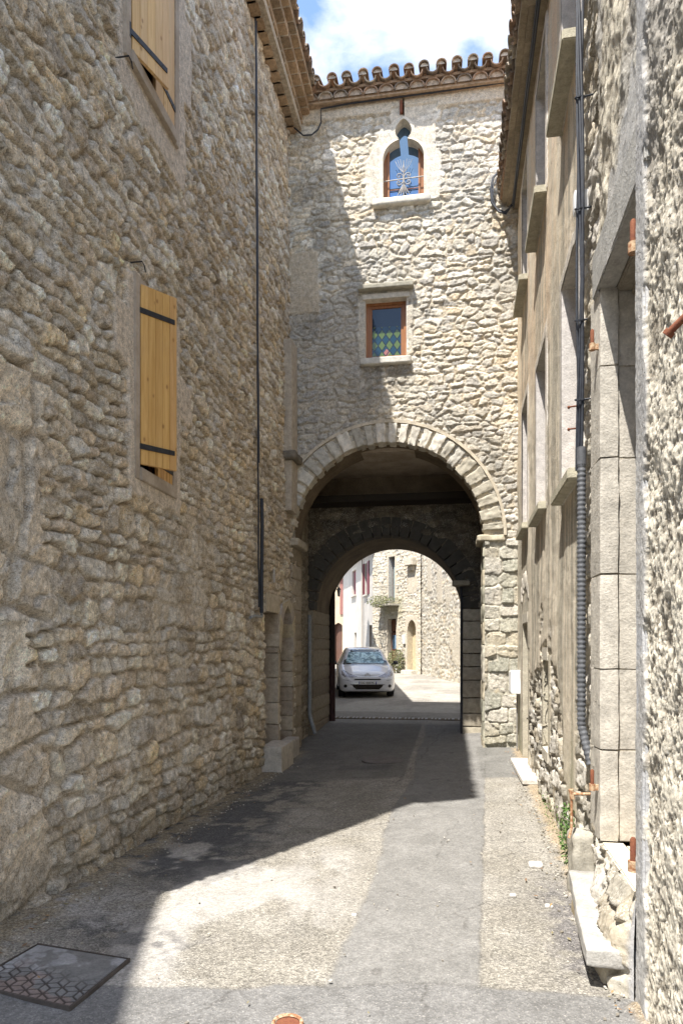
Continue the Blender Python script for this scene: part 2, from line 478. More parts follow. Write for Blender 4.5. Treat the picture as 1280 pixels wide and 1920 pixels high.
# joints and cracks
def crack(d, w, k, col=(.09, .085, .08)):
    global Cg
    Cg = mixc(Cg, col, np.exp(-(d/w)**2)*k)
crack(Xn*.25+X*.75-re, .012, .55*1.0*(0) + .5)if False else None
crack((Yn*.5+Y*.5-3.16-.16*-X*(X < 0)*-1), .012, .30)
crack((fbm(X*1.1, Y*1.1, 55, 4)-.5)*1.5, .005, .55*ss(.45, .6, med))
crack(Xn+.62-.1*(Y-8), .012, .5*band(Y, 7.8, 13, .3)); crack(Xn*.35+X*.65-le, .008, .30*band(Y, 3.2, 8, .1)*ss(.4, .55, med)); crack(Xn*.25+X*.75-re, .007, .5*band(Y, 3.2, 11, .1)*ss(.35, .5, med))
for (x0, y0, x1, y1) in ((-1.35, 8.35, -.55, 8.30), (-.15, 3.15, .02, 2.45), (-.9, 3.1, -1.25, 2.5), (.3, 5.2, .75, 5.35), (-.4, 8.2, .3, 8.1), (-.1, 5.1, .05, 6.3)):
    L_c = math.hypot(x1-x0, y1-y0); tt_ = ((X-x0)*(x1-x0)+(Y-y0)*(y1-y0))/L_c**2; dd_ = ((X-x0)*(y1-y0)-(Y-y0)*(x1-x0))/L_c+(fbm(X*6, Y*6, 66, 4)-.5)*.16
    crack(dd_, .006, .6*band(tt_, 0, 1, .06))
Cg = Cg*(1-.10*(np.exp(-((X+.85)/.22)**2)+np.exp(-((X-.42)/.20)**2))*ss(.35, .6, med))[..., None]
# dust, leaves and earth at the foot of the walls
wl = ss(-2.12, -2.34, X+(fine-.5)*.2)*(Y > 2.2)*(Y < 10.6)
Cg = mixc(Cg, (.30, .25, .17), wl*.8*ss(.3, .5, fine)); grain = np.maximum(grain, wl*.8)
wr = ss(-.10, -.01, X+(fine-.5)*.12-(.76+.021*Y)+.03*(Y > 4.4)-(.0-.12)*(Y < 3.3)*0)*(Y > 2.4)*(Y < 10.3)
Cg = mixc(Cg, (.36, .28, .18), wr*.7); grain = np.maximum(grain, wr*.8)
Z = Z+wl*.012+wr*.02
# far lane
m = (Y > 16)*1.0; Cg = mixc(Cg, (.40, .385, .35), m*ss(.35, .6, big))
Cg = Cg*(.74+.2*fine)[..., None]*np.array([1.0, .985, .955], np.float32)
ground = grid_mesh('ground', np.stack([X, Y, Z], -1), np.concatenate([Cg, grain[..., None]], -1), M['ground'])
tag(ground, 'lane of patched grey asphalt and worn gravel', kind='structure')

# ================================================================ MASONRY RELIEF
def palette(r1, r2, cols):
    cols = np.array(cols, np.float32)
    i = np.minimum((r1*len(cols)).astype(int), len(cols)-1)
    return cols[i]*(.72+.52*r2)[..., None]
PAL_L = [tuple(min(q*1.5, q*1.1+.14) for q in c_) for c_ in [(.36,.30,.23), (.33,.275,.205), (.40,.35,.28), (.30,.26,.205), (.38,.32,.24), (.43,.385,.32), (.38,.30,.20), (.42,.38,.32), (.27,.235,.19), (.34,.29,.22)]]
PAL_T = [(.66,.61,.51), (.60,.55,.45), (.70,.66,.58), (.56,.51,.42), (.64,.56,.43), (.52,.49,.43), (.68,.63,.53), (.60,.50,.36), (.62,.58,.50), (.46,.43,.38)]
def relief(u, v, rh, cw, seed, pal, mort, prot=.04, joint=.02, chink=.6, flush=0.0, **kw):
    e, r1, r2, r3, du, dv = stones(u, v, rh, cw, seed, **kw)
    rag = fbm(u*17, v*19, seed+20, 5, .6)-.5; rag2 = fbm(u*55, v*55, seed+30, 3)-.5; rg = np.abs(fbm(u*9, v*11, seed+33, 4)-.5)*2
    jn = joint*(.25+1.3*fbm(u*2.3, v*2.3, seed+12, 3))+rag*.012
    m = ss(jn*.5, jn*.5+joint*.75, e)
    face = prot*(.30+.95*r2)+(du*(r3-.5)*.16+dv*(r1-.6)*.40)+rag*prot*.45+rag2*prot*.40-rg*prot*.2
    c = palette(r3, r1, pal)*(1+.55*rag+.7*rag2)[..., None]
    # chinking: little stones and mortar lumps in the wide joints
    e2, q1, q2, q3, a_, b_ = stones(u, v, rh*.42, cw*.36, seed+200, merge=.1, warp=.7, jit=.9)
    m2 = ss(.003, .010, e2)*(q1 < chink)
    base = -prot*.25+(rag*.5+rag2*.25)*prot+flush
    b2 = base+m2*prot*(.25+.35*q2)
    face = face*.9+(a_*(q2-.5)+b_*(q3-.5))*(prot*11)+(q1-.5)*prot*.22; c = c*(.88+.24*q3)[..., None]
    mo = np.asarray(mort, np.float32)*(1+.45*rag+.4*rag2)[..., None]
    c2 = mo*(1-m2)[..., None]+palette(q3, q1, pal)*(.92*m2)[..., None]
    h = m*np.maximum(face, b2*.8)+(1-m)*b2
    return h.astype(np.float32), (c*m[..., None]+c2*(1-m)[..., None]).astype(np.float32), m

# ================================================================ LEFT HOUSE
LX = -2.46
def lx(z): return -2.445-.006*np.asarray(z, float)
left_house = thing('stone_house', 'tall rubble stone house filling the left side of the lane, two pine shuttered windows', 'house', (-2.6, 6.5, 0))
ly = np.array(nonuni(2.75, 10.62, lambda y: max(.0085, .00052*y*y)))
lz = np.arange(-.35, 9.68, .0135)
U, V = np.meshgrid(ly, lz, indexing='ij')
hA, cA, mA = relief(U, V, .145, .25, 11, PAL_L, (.36, .305, .23), prot=.037, joint=.022, merge=.12, warp=.36, flush=-.008, chink=.4)
hB, cB, mB = relief(U, V, .105, .20, 12, PAL_L, (.37, .315, .235), prot=.039, joint=.018, merge=.25, warp=.46, flush=-.006)
hC, cC, mC = relief(U, V, .43, .62, 13, [(.54,.475,.385), (.49,.425,.34), (.58,.52,.43)], (.42, .36, .28), prot=.036, joint=.032, merge=.1, warp=.14, chink=.2, flush=-.012)
k = ss(2.35, 2.65, V+(fbm(U*1.2, V*1.2, 71)-.5)*1.4+(U-5)*.0)[...]
k = (k > .5).astype(np.float32)
H = hA*(1-k)+hB*k; Cc = cA*(1-k[..., None])+cB*k[..., None]
kc = ss(4.05, 3.85, U+(fbm(U*1.5, V*2.2, 73, 4)-.5)*1.5+.12*(V-1.2))*ss(3.6, 3.2, V+(vn(U*2, V*2, 74)-.5)*.5)
H = H*(1-kc)+hC*kc; Cc = Cc*(1-kc[..., None])+cC*kc[..., None]
# smeared mortar patches that hide the joints
sm = ss(.68, .80, fbm(U*1.1, V*1.3, 81, 5)+.03*(V < 4)-.03*kc-.03)
H = H*(1-sm*.7)+sm*.020; Cc = mixc(Cc, (.45, .385, .295), sm*.75)
# grey weathering and dark stains
st = ss(.5, .72, fbm(U*.8, V*.6, 83, 5)); Cc = Cc*(1-.18*st)[..., None]
g = ss(.52, .7, fbm(U*3, V*3, 84, 4)); Cc = mixc(Cc, (.64, .61, .55), g*.35)
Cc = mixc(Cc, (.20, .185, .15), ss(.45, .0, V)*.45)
L2U = dict(y0=4.94, y1=5.80, z0=6.16, z1=7.75)     # upper window
L1U = dict(y0=5.09, y1=5.75, z0=2.97, z1=4.41)     # lower window
def rectm(U, V, y0, y1, z0, z1, s=.02): return band(U, y0, y1, s)*band(V, z0, z1, s)
# plaster surrounds
jj = (vn(U*9, V*9, 85)-.5)*.05
pl = np.maximum.reduce([rectm(U+jj, V+jj, 4.93, 5.95, 2.74, 4.46), rectm(U+jj, V+jj, 4.70, 6.0, 3.72, 4.18)*(U < 5.5), rectm(U+jj, V+jj, 5.5, 6.24, 3.62, 4.02),
                        rectm(U+jj, V+jj, 4.80, 6.10, 5.78, 8.0), rectm(U+jj, V+jj, 5.9, 6.28, 6.65, 7.5)])
pl = np.where(pl > .5, pl, 0)
H = H*(1-pl)+pl*(.045+.004*(fbm(U*6, V*6, 88)-.5)); Cc = mixc(Cc, (.53, .46, .375), pl*.92)
# masonry strip that steps back beyond the cable
stp = ss(8.47, 8.53, U); H = H-.0*stp
pale = band(U, 8.50, 8.72, .04)*ss(3.0, 4.5, V); H = H*(1-.6*pale)+pale*.012; Cc = mixc(Cc, (.42, .37, .30), pale*.55)
Cc = np.minimum(Cc*np.array([1.13, 1.11, 1.09], np.float32), .78)
Xw = lx(V)+H-.02
Yc = (ly[1:]+ly[:-1])/2; Zc = (lz[1:]+lz[:-1])/2
UC, VC = np.meshgrid(Yc, Zc, indexing='ij')
def inr(w): return (UC > w['y0']) & (UC < w['y1']) & (VC > w['z0']) & (VC < w['z1'])
D1 = dict(y0=8.86, y1=9.52, z0=-.2, z1=2.26)
keep = ~(inr(L1U) | inr(L2U) | inr(D1))
d2w = .41*np.sqrt(np.clip(1-np.clip((VC-1.45)/.72, 0, 1)**1.6, 0, 1))
keep &= ~((np.abs(UC-10.02) < d2w) & (VC < 2.17))
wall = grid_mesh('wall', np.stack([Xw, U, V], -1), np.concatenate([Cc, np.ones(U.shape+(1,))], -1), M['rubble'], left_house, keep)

b = MB()     # body of the house behind the face stones, openings left free
zs = 9.62
for (ya, yb, za, zb) in ((2.75, 4.86, -.4, zs), (4.86, 4.94, -.4, 6.0), (4.94, 5.96, -.4, 2.93), (4.94, 5.96, 4.52, 6.06), (4.94, 5.96, 7.8, zs), (5.96, 8.82, -.4, zs), (8.82, 10.6, 2.34, zs), (9.53, 9.60, -.4, 2.34), (10.44, 10.6, -.4, 2.34)):
    b.box((-2.75, ya, za), (-2.52, yb, zb))
b.box((-9, 2.75, -.4), (-2.95, 10.6, zs))
b.box((-2.95, 2.75, -.4), (-2.75, 4.5, zs)); b.box((-2.95, 2.75, 9.2), (-2.75, 10.6, 9.6))
b.box((-9.5, 10.6, -.4), (-2.62, 14.2, 9.4))
b.build('house_body', M['plaster'], left_house)

def shutter(parent, hinge, ang, w, z0, z1, mat, straps, side=1, nb=5, label=None):
    """plank shutter: hinge (x,y), ang from the wall line, side=+1 opens from its near edge, -1 from its far edge"""
    a = R(ang); d = Vector((math.sin(a), math.cos(a)*side, 0)); n = Vector((math.cos(a), -math.sin(a)*side, 0))
    s = MB(); hx, hy = hinge; bw = w/nb; rnd = random.Random(int(hy*100+z0*7))
    def P(t, o, z): return (hx+d.x*t+n.x*o, hy+d.y*t+n.y*o, z)
    for i in range(nb):
        kc_ = rnd.uniform(.95, 1.10)
        t0 = i*bw+.0007; t1 = (i+1)*bw-.0007; o = rnd.uniform(-.0015, .0015)
        s.hexa([P(t0, -.014+o, z0), P(t1, -.014+o, z0), P(t1, .014+o, z0), P(t0, .014+o, z0), P(t0, -.014+o, z1), P(t1, -.014+o, z1), P(t1, .014+o, z1), P(t0, .014+o, z1)], (kc_, kc_*rnd.uniform(.97, 1.02), kc_*rnd.uniform(.9, 1.05)))
    ob = s.build('shutter', mat, parent, bevel=.002)
    if label: ob['label'] = label
    for zz in straps:
        q = MB(); L = w*.93
        q.hexa([P(-.03, .014, zz-.022), P(L, .014, zz-.019), P(L, .022, zz-.019), P(-.03, .022, zz-.022), P(-.03, .014, zz+.022), P(L, .014, zz+.019), P(L, .022, zz+.019), P(-.03, .022, zz+.022)])
        q.tube([P(-.03, .012, zz-.055), P(-.03, .012, zz+.06)], .014, 8)
        for tt in (.15, .5, .85): q.tube([P(L*tt, .020, zz), P(L*tt, .025, zz)], .006, 8)
        q.tube([P(-.03, .012, zz-.02), P(-.07, -.03, zz-.03), P(-.09, -.06, zz-.03)], .008, 6)
        q.build('strap_hinge', M['iron'], ob)
    return ob
for (w, mat, a1, w1) in ((L1U, M['shutter'], 36.5, .325), (L2U, M['shutter_pale'], 17.8, .42)):
    st = (w['z0']+.17, w['z1']-.19) if w is L1U else (w['z0']+.13, w['z1']-.25)
    shutter(left_house, (-2.44, w['y0']+.015), a1, w1, w['z0']+(.03 if w is L1U else -.0), w['z1']+.02, mat, st, 1, label='pine shutter leaf standing ajar')
    st2 = (w['z0']+.12, w['z1']-.40) if w is L1U else (w['z0']+.20, w['z1']-.3)
    shutter(left_house, (-2.455, w['y1']+.005), 1.5, w1*1.02, w['z0']+.005, w['z1']+.01, mat, st2, -1, label='pine shutter leaf lying closed')
    s = MB(); x0 = -2.78
    yy0, yy1, z0, z1 = w['y0'], w['y1'], w['z0'], w['z1']
    s.box((x0, yy0-.08, z0-.1), (-2.43, yy0+.003, z1+.08)); s.box((x0, yy1-.003, z0-.1), (-2.43, yy1+.08, z1+.08))
    s.box((x0, yy0, z1), (-2.432, yy1, z1+.08)); s.box((x0, yy0, z0-.1), (-2.415, yy1, z0+.003))
    s.build('window_surround', M['plaster'], left_house, bevel=.006)
    s = MB()
    s.box((-2.66, yy0+.01, z0+.01), (-2.60, yy0+.07, z1-.01)); s.box((-2.66, yy1-.07, z0+.01), (-2.60, yy1-.01, z1-.01))
    s.box((-2.658, yy0+.07, z0+.01), (-2.602, yy1-.07, z0+.07)); s.box((-2.657, (yy0+yy1)/2-.035, z0+.07), (-2.603, (yy0+yy1)/2+.035, z1-.01))
    fr = s.build('window_frame', M['joinery'], left_house)
    MB().box((-2.642, yy0+.06, z0+.06), (-2.634, yy1-.06, z1-.02)).build('pane', M['glass'], fr)
# little iron shutter catches driven into the wall
for (yy, zz) in ((4.80, 5.98), (5.02, 4.56)):
    MB().tube([(-2.50, yy, zz), (-2.38, yy, zz), (-2.375, yy+.03, zz-.02), (-2.375, yy+.05, zz-.06)], .006, 6).build('shutter_catch', M['iron'], left_house)

# doorways at the far end: ashlar jambs seen in the reveals
def course(z0, z1, rnd, lo=.2, hi=.36):
    out = [z0]
    while out[-1] < z1-.12: out.append(min(z1, out[-1]+rnd.uniform(lo, hi)))
    if out[-1] < z1: out[-1] = z1
    return out
def col_blocks(mb, x0, x1, y0, y1, z0, z1, seed, lo=.2, hi=.36, cols=((.42,.36,.27), (.37,.31,.235), (.45,.39,.30)), r=.015, amp=.006, gap=.006, n=6, fmap=None):
    rnd = random.Random(seed); zz = course(z0, z1, rnd, lo, hi)
    for a, b_ in zip(zz[:-1], zz[1:]):
        c = rnd.choice(cols); kk = rnd.uniform(.85, 1.12); o = rnd.uniform(-.004, .004)
        mb.rock((x0+o, y0+o, a+gap/2), (x1+o, y1+o, b_-gap/2), r, amp, n, rnd.randint(0, 999), tuple(q*kk for q in c), fmap)
    return mb
s = MB(); col_blocks(s, -2.98, -2.435, 9.50, 9.62, -.2, 2.02, 3, .25, .42, n=6); s.rock((-2.98, 8.86, 2.02), (-2.43, 9.6, 2.28), .02, .006, 6, 3, (.44, .38, .29))
d = s.build('doorway', M['ashlar'], left_house, smooth=True)
MB().box((-2.96, 8.86, -.1), (-2.90, 9.5, 2.05)).build('door_leaf', M['joinery'], d)
MB().box((-2.428, 9.18, 2.44), (-2.418, 9.26, 2.62)).build('number_plate', M['plaster_grey'], left_house)
s = MB(); col_blocks(s, -2.98, -2.435, 10.40, 10.50, -.2, 1.50, 5, .17, .24, n=6)
# pointed head of the second doorway, built as blocks round the arch
def d2pt(t, o):           # t 0..1 from near spring over the point to the far spring
    z = 1.45+.72*(1-abs(2*t-1)**1.5) if True else 0
    hw = .41*math.sqrt(max(0, 1-min(1, max(0, (z-1.45)/.72))**1.6)); y = 10.02+(hw+o)*(-1 if t < .5 else 1)
    return y, z+o*.8
ts = [0, .12, .24, .36, .5, .64, .76, .88, 1]
for i in range(8):
    a, c = ts[i], ts[i+1]
    p = [d2pt(a, -.01), d2pt(c, -.01), d2pt(c, .13), d2pt(a, .13)]
    q = (.43+.05*math.sin(i*2.3), .37+.04*math.sin(i*2.3), .28)
    s.hexa([(-2.95, *p[0]), (-2.95, *p[1]), (-2.95, *p[2]), (-2.95, *p[3]), (-2.42, *p[0]), (-2.42, *p[1]), (-2.42, *p[2]), (-2.42, *p[3])], q)
d = s.build('pointed_doorway', M['ashlar'], left_house, smooth=True)
MB().box((-2.96, 9.6, -.1), (-2.90, 10.42, 2.2)).build('door_leaf', M['joinery'], d)
# bricked slot / small window high near the corner, and the big dark corbel at the springing
s = MB(); s.rock((-2.52, 10.02, 3.6), (-2.36, 10.42, 6.2), .02, .01, 6, 4, (.40, .345, .27)); s.build('pilaster_strip', M['ashlar'], left_house, smooth=True)
s = MB(); s.rock((-2.5, 9.95, 4.36), (-2.28, 10.42, 4.50), .05, .02, 10, 9, (.16, .14, .11)); s.build('corbel', M['ashlar'], left_house, smooth=True)

# eaves: stepped clay cornice then canal tiles
s = MB(); rnd = random.Random(4)
s.box((-2.75, 2.7, 9.60), (-2.40, 10.5, 9.72), (.40, .34, .26))
for row, (xo, z0) in enumerate(((-2.38, 9.60), (-2.28, 9.72), (-2.17, 9.84), (-2.08, 9.95))):
    y = 2.68+row*.1
    if row: s.box((-2.75, 2.7, z0+.002), (xo-.006, 10.5, z0+.11), (.46, .41, .33))
    while y < 10.36:
        L = rnd.uniform(.19, .22); c = rnd.choice([(.34,.245,.155), (.29,.205,.13), (.38,.275,.18), (.25,.19,.13)])
        s.rock((xo-.16, y+.013, z0-.010), (xo+.004, y+L-.013, z0+.098), .012, .004, 4, rnd.randint(0, 99), c)
        y += L
s.build('eaves_cornice', M['tile'], left_house, smooth=True)
s = MB(); rnd = random.Random(6)
TC = [(.33,.23,.165), (.28,.20,.145), (.37,.28,.205), (.25,.20,.155), (.34,.29,.225), (.40,.35,.28), (.20,.165,.135)]
n = int((10.35-2.7)/.205)
for i in range(n):
    y = 2.8+i*.205
    for k in range(4):
        xa = -2.03-.36*k; za = 10.05+.36*k*.32; j = rnd.uniform(-.014, .014)
        s.tile((xa+j, y, za+.015), (xa-.42, y+rnd.uniform(-.01, .01), za+.135), .098, .082, .015, 1, rnd.choice(TC))
        s.tile((xa+j+.02, y+.1025, za+.05), (xa-.42, y+.1025, za+.185), .082, .098, .015, -1, rnd.choice(TC))
s.hexa([(-2.2, 2.7, 10.03), (-2.2, 10.5, 10.03), (-9, 10.5, 12.1), (-9, 2.7, 12.1), (-2.2, 2.7, 10.10), (-2.2, 10.5, 10.10), (-9, 10.5, 12.17), (-9, 2.7, 12.17)], (.33, .2, .13))
s.box((-8.9, 2.75, 9.6), (-2.3, 10.5, 10.04), (.4, .34, .26))
s.build('roof', M['tile'], left_house, smooth=True)
nest(left_house)

# ================================================================ GENERIC FLAT WALLS
def relief_plane(name, O, d, u0, u1, z0, z1, step, mat, parent, hole=None, paint=None, rh=.13, cw=.26, seed=1, pal=PAL_T, mort=(.50,.44,.34), prot=.025, joint=.02, kw={}, plain=None, side=-1):
    """wall through O along unit d (x,y); relief pushes to the right of d (side=-1) or left (side=1)"""
    us = np.arange(u0, u1+step*.5, step); zs = np.arange(z0, z1+step*.5, step)
    U, V = np.meshgrid(us, zs, indexing='ij')
    if plain is None: H, C, m = relief(U, V, rh, cw, seed, pal, mort, prot, joint, **kw)
    else:
        H = (fbm(U*3, V*3, seed, 4)-.5)*.012; m = H*0
        C = np.zeros(U.shape+(3,), np.float32)+np.asarray(plain, np.float32)
        C = C*(.86+.28*fbm(U*1.5, V*1.1, seed+3, 5))[..., None]
    if paint: H, C = paint(U, V, H, C)
    n = np.array([d[1], -d[0]])*(-side)
    P = np.stack([O[0]+d[0]*U+n[0]*H, O[1]+d[1]*U+n[1]*H, V], -1)
    keep = None
    if hole is not None:
        uc = (us[1:]+us[:-1])/2; zc = (zs[1:]+zs[:-1])/2; UC, VC = np.meshgrid(uc, zc, indexing='ij'); keep = ~hole(UC, VC)
    return grid_mesh(name, P, np.concatenate([C, np.ones(U.shape+(1,))], -1), mat, parent, keep, flip=(side == 1))

# ================================================================ GATE TOWER
TY = 10.45
tower = thing('gate_tower', 'sunlit rubble stone gate tower with a round archway over the lane and tiled roof', 'gate tower', (-.9, 12.2, 0))
AX, AZ, AR = -.987, 3.21, 1.462
def ogee_hw(z):
    z = np.asarray(z, float)
    a = np.where((z >= 8.39) & (z < 9.02), .31, 0)
    t = np.clip((z-9.02)/.27, 0, 1); a = np.where((z >= 9.02) & (z < 9.29), .31*np.sqrt(np.clip(1-t**2*.96, 0, 1))+.0, a)
    t = np.clip((z-9.27)/.34, 0, 1); b = .125*np.sin(np.pi*t**.85)**.8
    b = np.where((z >= 9.27) & (z < 9.61), b, 0)
    return np.maximum(np.maximum(a, b), np.where((z > 9.2) & (z < 9.4), .062, 0))
WX = -.716
def tower_hole(x, z):
    arch = (np.hypot(x-AX, z-AZ) < AR+.09) & (z >= AZ) | ((np.abs(x-AX) < AR+.02) & (z < AZ))
    og = (np.abs(x-WX) < ogee_hw(z)+.012) & (z > 8.38)
    rc = (x > -1.305) & (x < -.666) & (z > 5.98) & (z < 6.91)
    return arch | og | rc
def tower_paint(U, V, H, C):
    Hp, Cp, mp_ = relief(U, V, .22, .29, 35, [(.50,.47,.39), (.43,.41,.33), (.55,.51,.43), (.38,.37,.30), (.48,.43,.33)], (.42, .39, .31), .020, .010, merge=0, warp=.05, jit=.16, p=5, chink=.1)
    q_ = ss(AX+AR-.05, AX+AR-.03, U)*ss(3.17, 3.14, V); H = H*(1-q_)+(Hp+.012)*q_; C = C*(1-q_[..., None])+Cp*q_[..., None]
    C = C*.98
    w = (fbm(U*4, V*4, 7, 4)-.5)*.12
    # grey lichen, left side and below the small window
    g = ss(.42, .60, fbm(U*.9, V*.7, 201, 5)+.10*ss(.2, -2.2, U)*1.0-.22*ss(7.0, 9.0, V)+.05)
    C = mixc(C, (.33, .315, .28), g*.55)
    dk = np.exp(-((U+1.15)**2/.10+(V-5.62)**2/.10))*ss(.35, .6, fbm(U*3, V*3, 203, 4))
    dk = np.maximum(dk, .75*np.exp(-((U+1.75+.05*V)**2/.10))*ss(6.0, 6.8, V)*ss(9.2, 8.6, V)*ss(.42, .6, fbm(U*2.2, V*1.6, 204, 4)))
    dk = np.maximum(dk, .7*np.exp(-((U-.45)**2/.16+(V-4.3)**2/.12))*ss(.4, .6, fbm(U*3, V*3, 205, 4)))
    C = mixc(C, (.13, .125, .11), np.clip(dk, 0, 1)*.72)
    yl = ss(.55, .7, fbm(U*.8, V*.8, 206, 4))*ss(7.5, 9, V); C = mixc(C, (.62, .50, .34), yl*.4)
    # smooth renderings
    def patch(m, col, h=.028, k=.9):
        nonlocal H, C
        H = H*(1-m)+m*(h+.006*(fbm(U*5, V*5, 208, 4)-.5)); C = mixc(C, np.asarray(col)*1.0, m*k)
    patch(band(U+w*.5, -3, -2.03, .02)*band(V+w*.3, 6.75, 7.72, .02), (.48, .40, .29))
    patch(ss(9.70, 9.73, V+w*.12), (.60, .52, .40), .045)
    m = ((np.abs(U-WX+w) < .36+.22*ss(9.5, 8.9, V)) & (V > 8.35) & (V < 9.66-.5*np.abs(U-WX))).astype(np.float32)
    patch(m, (.66, .61, .52), .022, .62)
    m = ((np.abs(U-WX+w-.16) < .34) & (V > 9.2) & (V < 9.78)).astype(np.float32); patch(m, (.62, .56, .46), .024, .6)
    patch(((U > -1.40) & (U < -.57) & (V > 5.9) & (V < 7.06)).astype(np.float32)*ss(.3, .45, fbm(U*9, V*9, 209, 3)), (.60, .55, .45), .02, .6)
    # stains that run down under the sills
    s = band(U, -1.36, -.6, .05)*ss(5.9, 5.85, V)*ss(5.2, 5.8, V); C = mixc(C, (.16, .15, .13), s*.55*ss(.3, .6, fbm(U*9, V*2, 210, 3)))
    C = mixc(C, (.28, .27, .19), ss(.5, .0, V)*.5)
    return H, C
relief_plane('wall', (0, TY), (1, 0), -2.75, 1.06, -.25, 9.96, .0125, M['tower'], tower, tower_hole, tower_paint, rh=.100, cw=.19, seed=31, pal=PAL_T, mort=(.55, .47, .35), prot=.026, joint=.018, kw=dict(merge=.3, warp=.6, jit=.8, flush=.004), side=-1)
b = MB()
b.box((-2.9, 10.74, 4.62), (3.2, 14.2, 9.95), (.4, .35, .28)); b.box((-9, 10.7, 9.2), (3.2, 14.2, 9.95))
b.box((-3.0, 10.56, -.4), (-2.47, 11.15, 4.62)); b.box((.62, 10.56, -.4), (3.2, 12.42, 4.62)); b.box((-3.3, 11.15, -.4), (-2.66, 12.42, 4.7))
b.box((-3.3, 12.46, -.4), (-2.52, 14.25, 4.62)); b.box((.22, 12.46, -.4), (3.2, 14.25, 4.62)); b.box((-2.52, 12.46, 3.64), (.22, 14.25, 4.62))
b.build('tower_body', M['plaster'], tower)
# vault rings
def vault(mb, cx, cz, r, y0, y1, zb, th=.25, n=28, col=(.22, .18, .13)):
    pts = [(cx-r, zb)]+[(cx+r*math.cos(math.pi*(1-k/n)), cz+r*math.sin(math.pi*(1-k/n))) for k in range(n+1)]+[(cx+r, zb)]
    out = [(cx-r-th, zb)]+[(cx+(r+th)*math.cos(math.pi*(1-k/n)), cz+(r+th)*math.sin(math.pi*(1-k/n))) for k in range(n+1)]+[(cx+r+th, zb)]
    V = [(p[0], y, p[1]) for y in (y0, y1) for ring in (pts, out) for p in ring]; m = len(pts); F = []
    for k in range(m-1):
        F += [(k, k+1, 2*m+k+1, 2*m+k), (m+k+1, m+k, 3*m+k, 3*m+k+1), (k, m+k, m+k+1, k+1), (2*m+k, 2*m+k+1, 3*m+k+1, 3*m+k)]
    mb.add(V, F, col)
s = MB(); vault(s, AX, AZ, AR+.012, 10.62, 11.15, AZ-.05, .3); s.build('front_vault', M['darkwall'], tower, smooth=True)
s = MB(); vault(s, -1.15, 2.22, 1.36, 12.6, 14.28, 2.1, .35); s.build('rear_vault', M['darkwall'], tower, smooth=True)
# front ring of voussoirs
def polar(cx, cz):
    def f(w):          # w = (angle*R, y, radius)
        a = w[:, 0]; r = w[:, 2]
        return np.stack([cx-r*np.cos(a), w[:, 1], cz+r*np.sin(a)], 1)
    return f
s = MB(); rnd = random.Random(5); a = .02; mp_ = polar(AX, AZ)
while a < math.pi-.06:
    da = rnd.uniform(.095, .15); a2 = min(a+da, math.pi-.01)
    wob = rnd.uniform(-.022, .020); c = rnd.choice([(.58,.545,.47), (.52,.49,.42), (.61,.57,.49), (.48,.45,.38), (.43,.41,.36)]); kk = rnd.uniform(.85, 1.1)
    if a2 > math.pi*.79: c = (.40, .37, .30)
    # scale angle axis so that block roundness stays metric
    def fm(w, a0=a): 
        return mp_(np.stack([w[:, 0]/1.6, w[:, 1], w[:, 2]], 1))
    s.rock(((a+.016)*1.6, TY-.045+rnd.uniform(-.006, .012), AR+wob), ((a2-.016)*1.6, 10.66, AR+.30+rnd.uniform(-.02, .01)), .010, .022, 10, rnd.randint(0, 999), tuple(q*kk for q in c), fm, 18)
    a = a2
s.build('arch_voussoirs', M['ashlar'], tower, smooth=2)
s = MB(); N = 60
for k in range(N):
    t0 = math.pi*k/N; t1 = math.pi*(k+1)/N
    for (ra, rb, ya) in ((AR+.30, AR+.345, TY-.052), (AR+.02, AR+.31, TY-.008)):
        q = [(AX-r*math.cos(t), y, AZ+r*math.sin(t)) for y in (ya, 10.62) for (r, t) in ((ra, t0), (rb, t0), (rb, t1), (ra, t1))]
        s.hexa(q, (.52, .46, .36))
s.build('arch_moulding', M['ashlar'], tower, smooth=True)
s = MB()
s.rock((.39, 10.40, 3.12), (.80, 11.1, 3.225), .03, .022, 10, 4, (.46, .41, .31)); s.build('impost', M['ashlar'], tower, smooth=2)
MB().rock((-2.6, 10.37, 3.12), (-2.34, 11.1, 3.25), .02, .018, 10, 5, (.40, .35, .27)).build('impost', M['ashlar'], tower, smooth=2)
s = MB()
CW2 = ((.46,.43,.35), (.38,.36,.28), (.52,.48,.40), (.34,.33,.26), (.44,.39,.29))
CW = ((.50,.455,.36), (.46,.42,.33), (.55,.50,.40), (.42,.385,.30))
col_blocks(s, .475, .755, TY+.004, 11.12, -.1, 3.12, 21, .2, .36, CW2, .010, .028, .001, 10)
col_blocks(s, .763, 1.05, TY+.03, 10.9, -.1, 3.12, 22, .15, .36, CW2, .010, .028, .001, 10)
s.build('right_pier', M['ashlar'], tower, smooth=2); s = MB()
col_blocks(s, -2.75, -2.45, TY-.03, 11.12, -.1, 3.12, 23, .2, .34, ((.36,.31,.24), (.32,.27,.20)), .02, .010, .008, 6)
s.build('left_pier', M['ashlar'], tower, smooth=2)
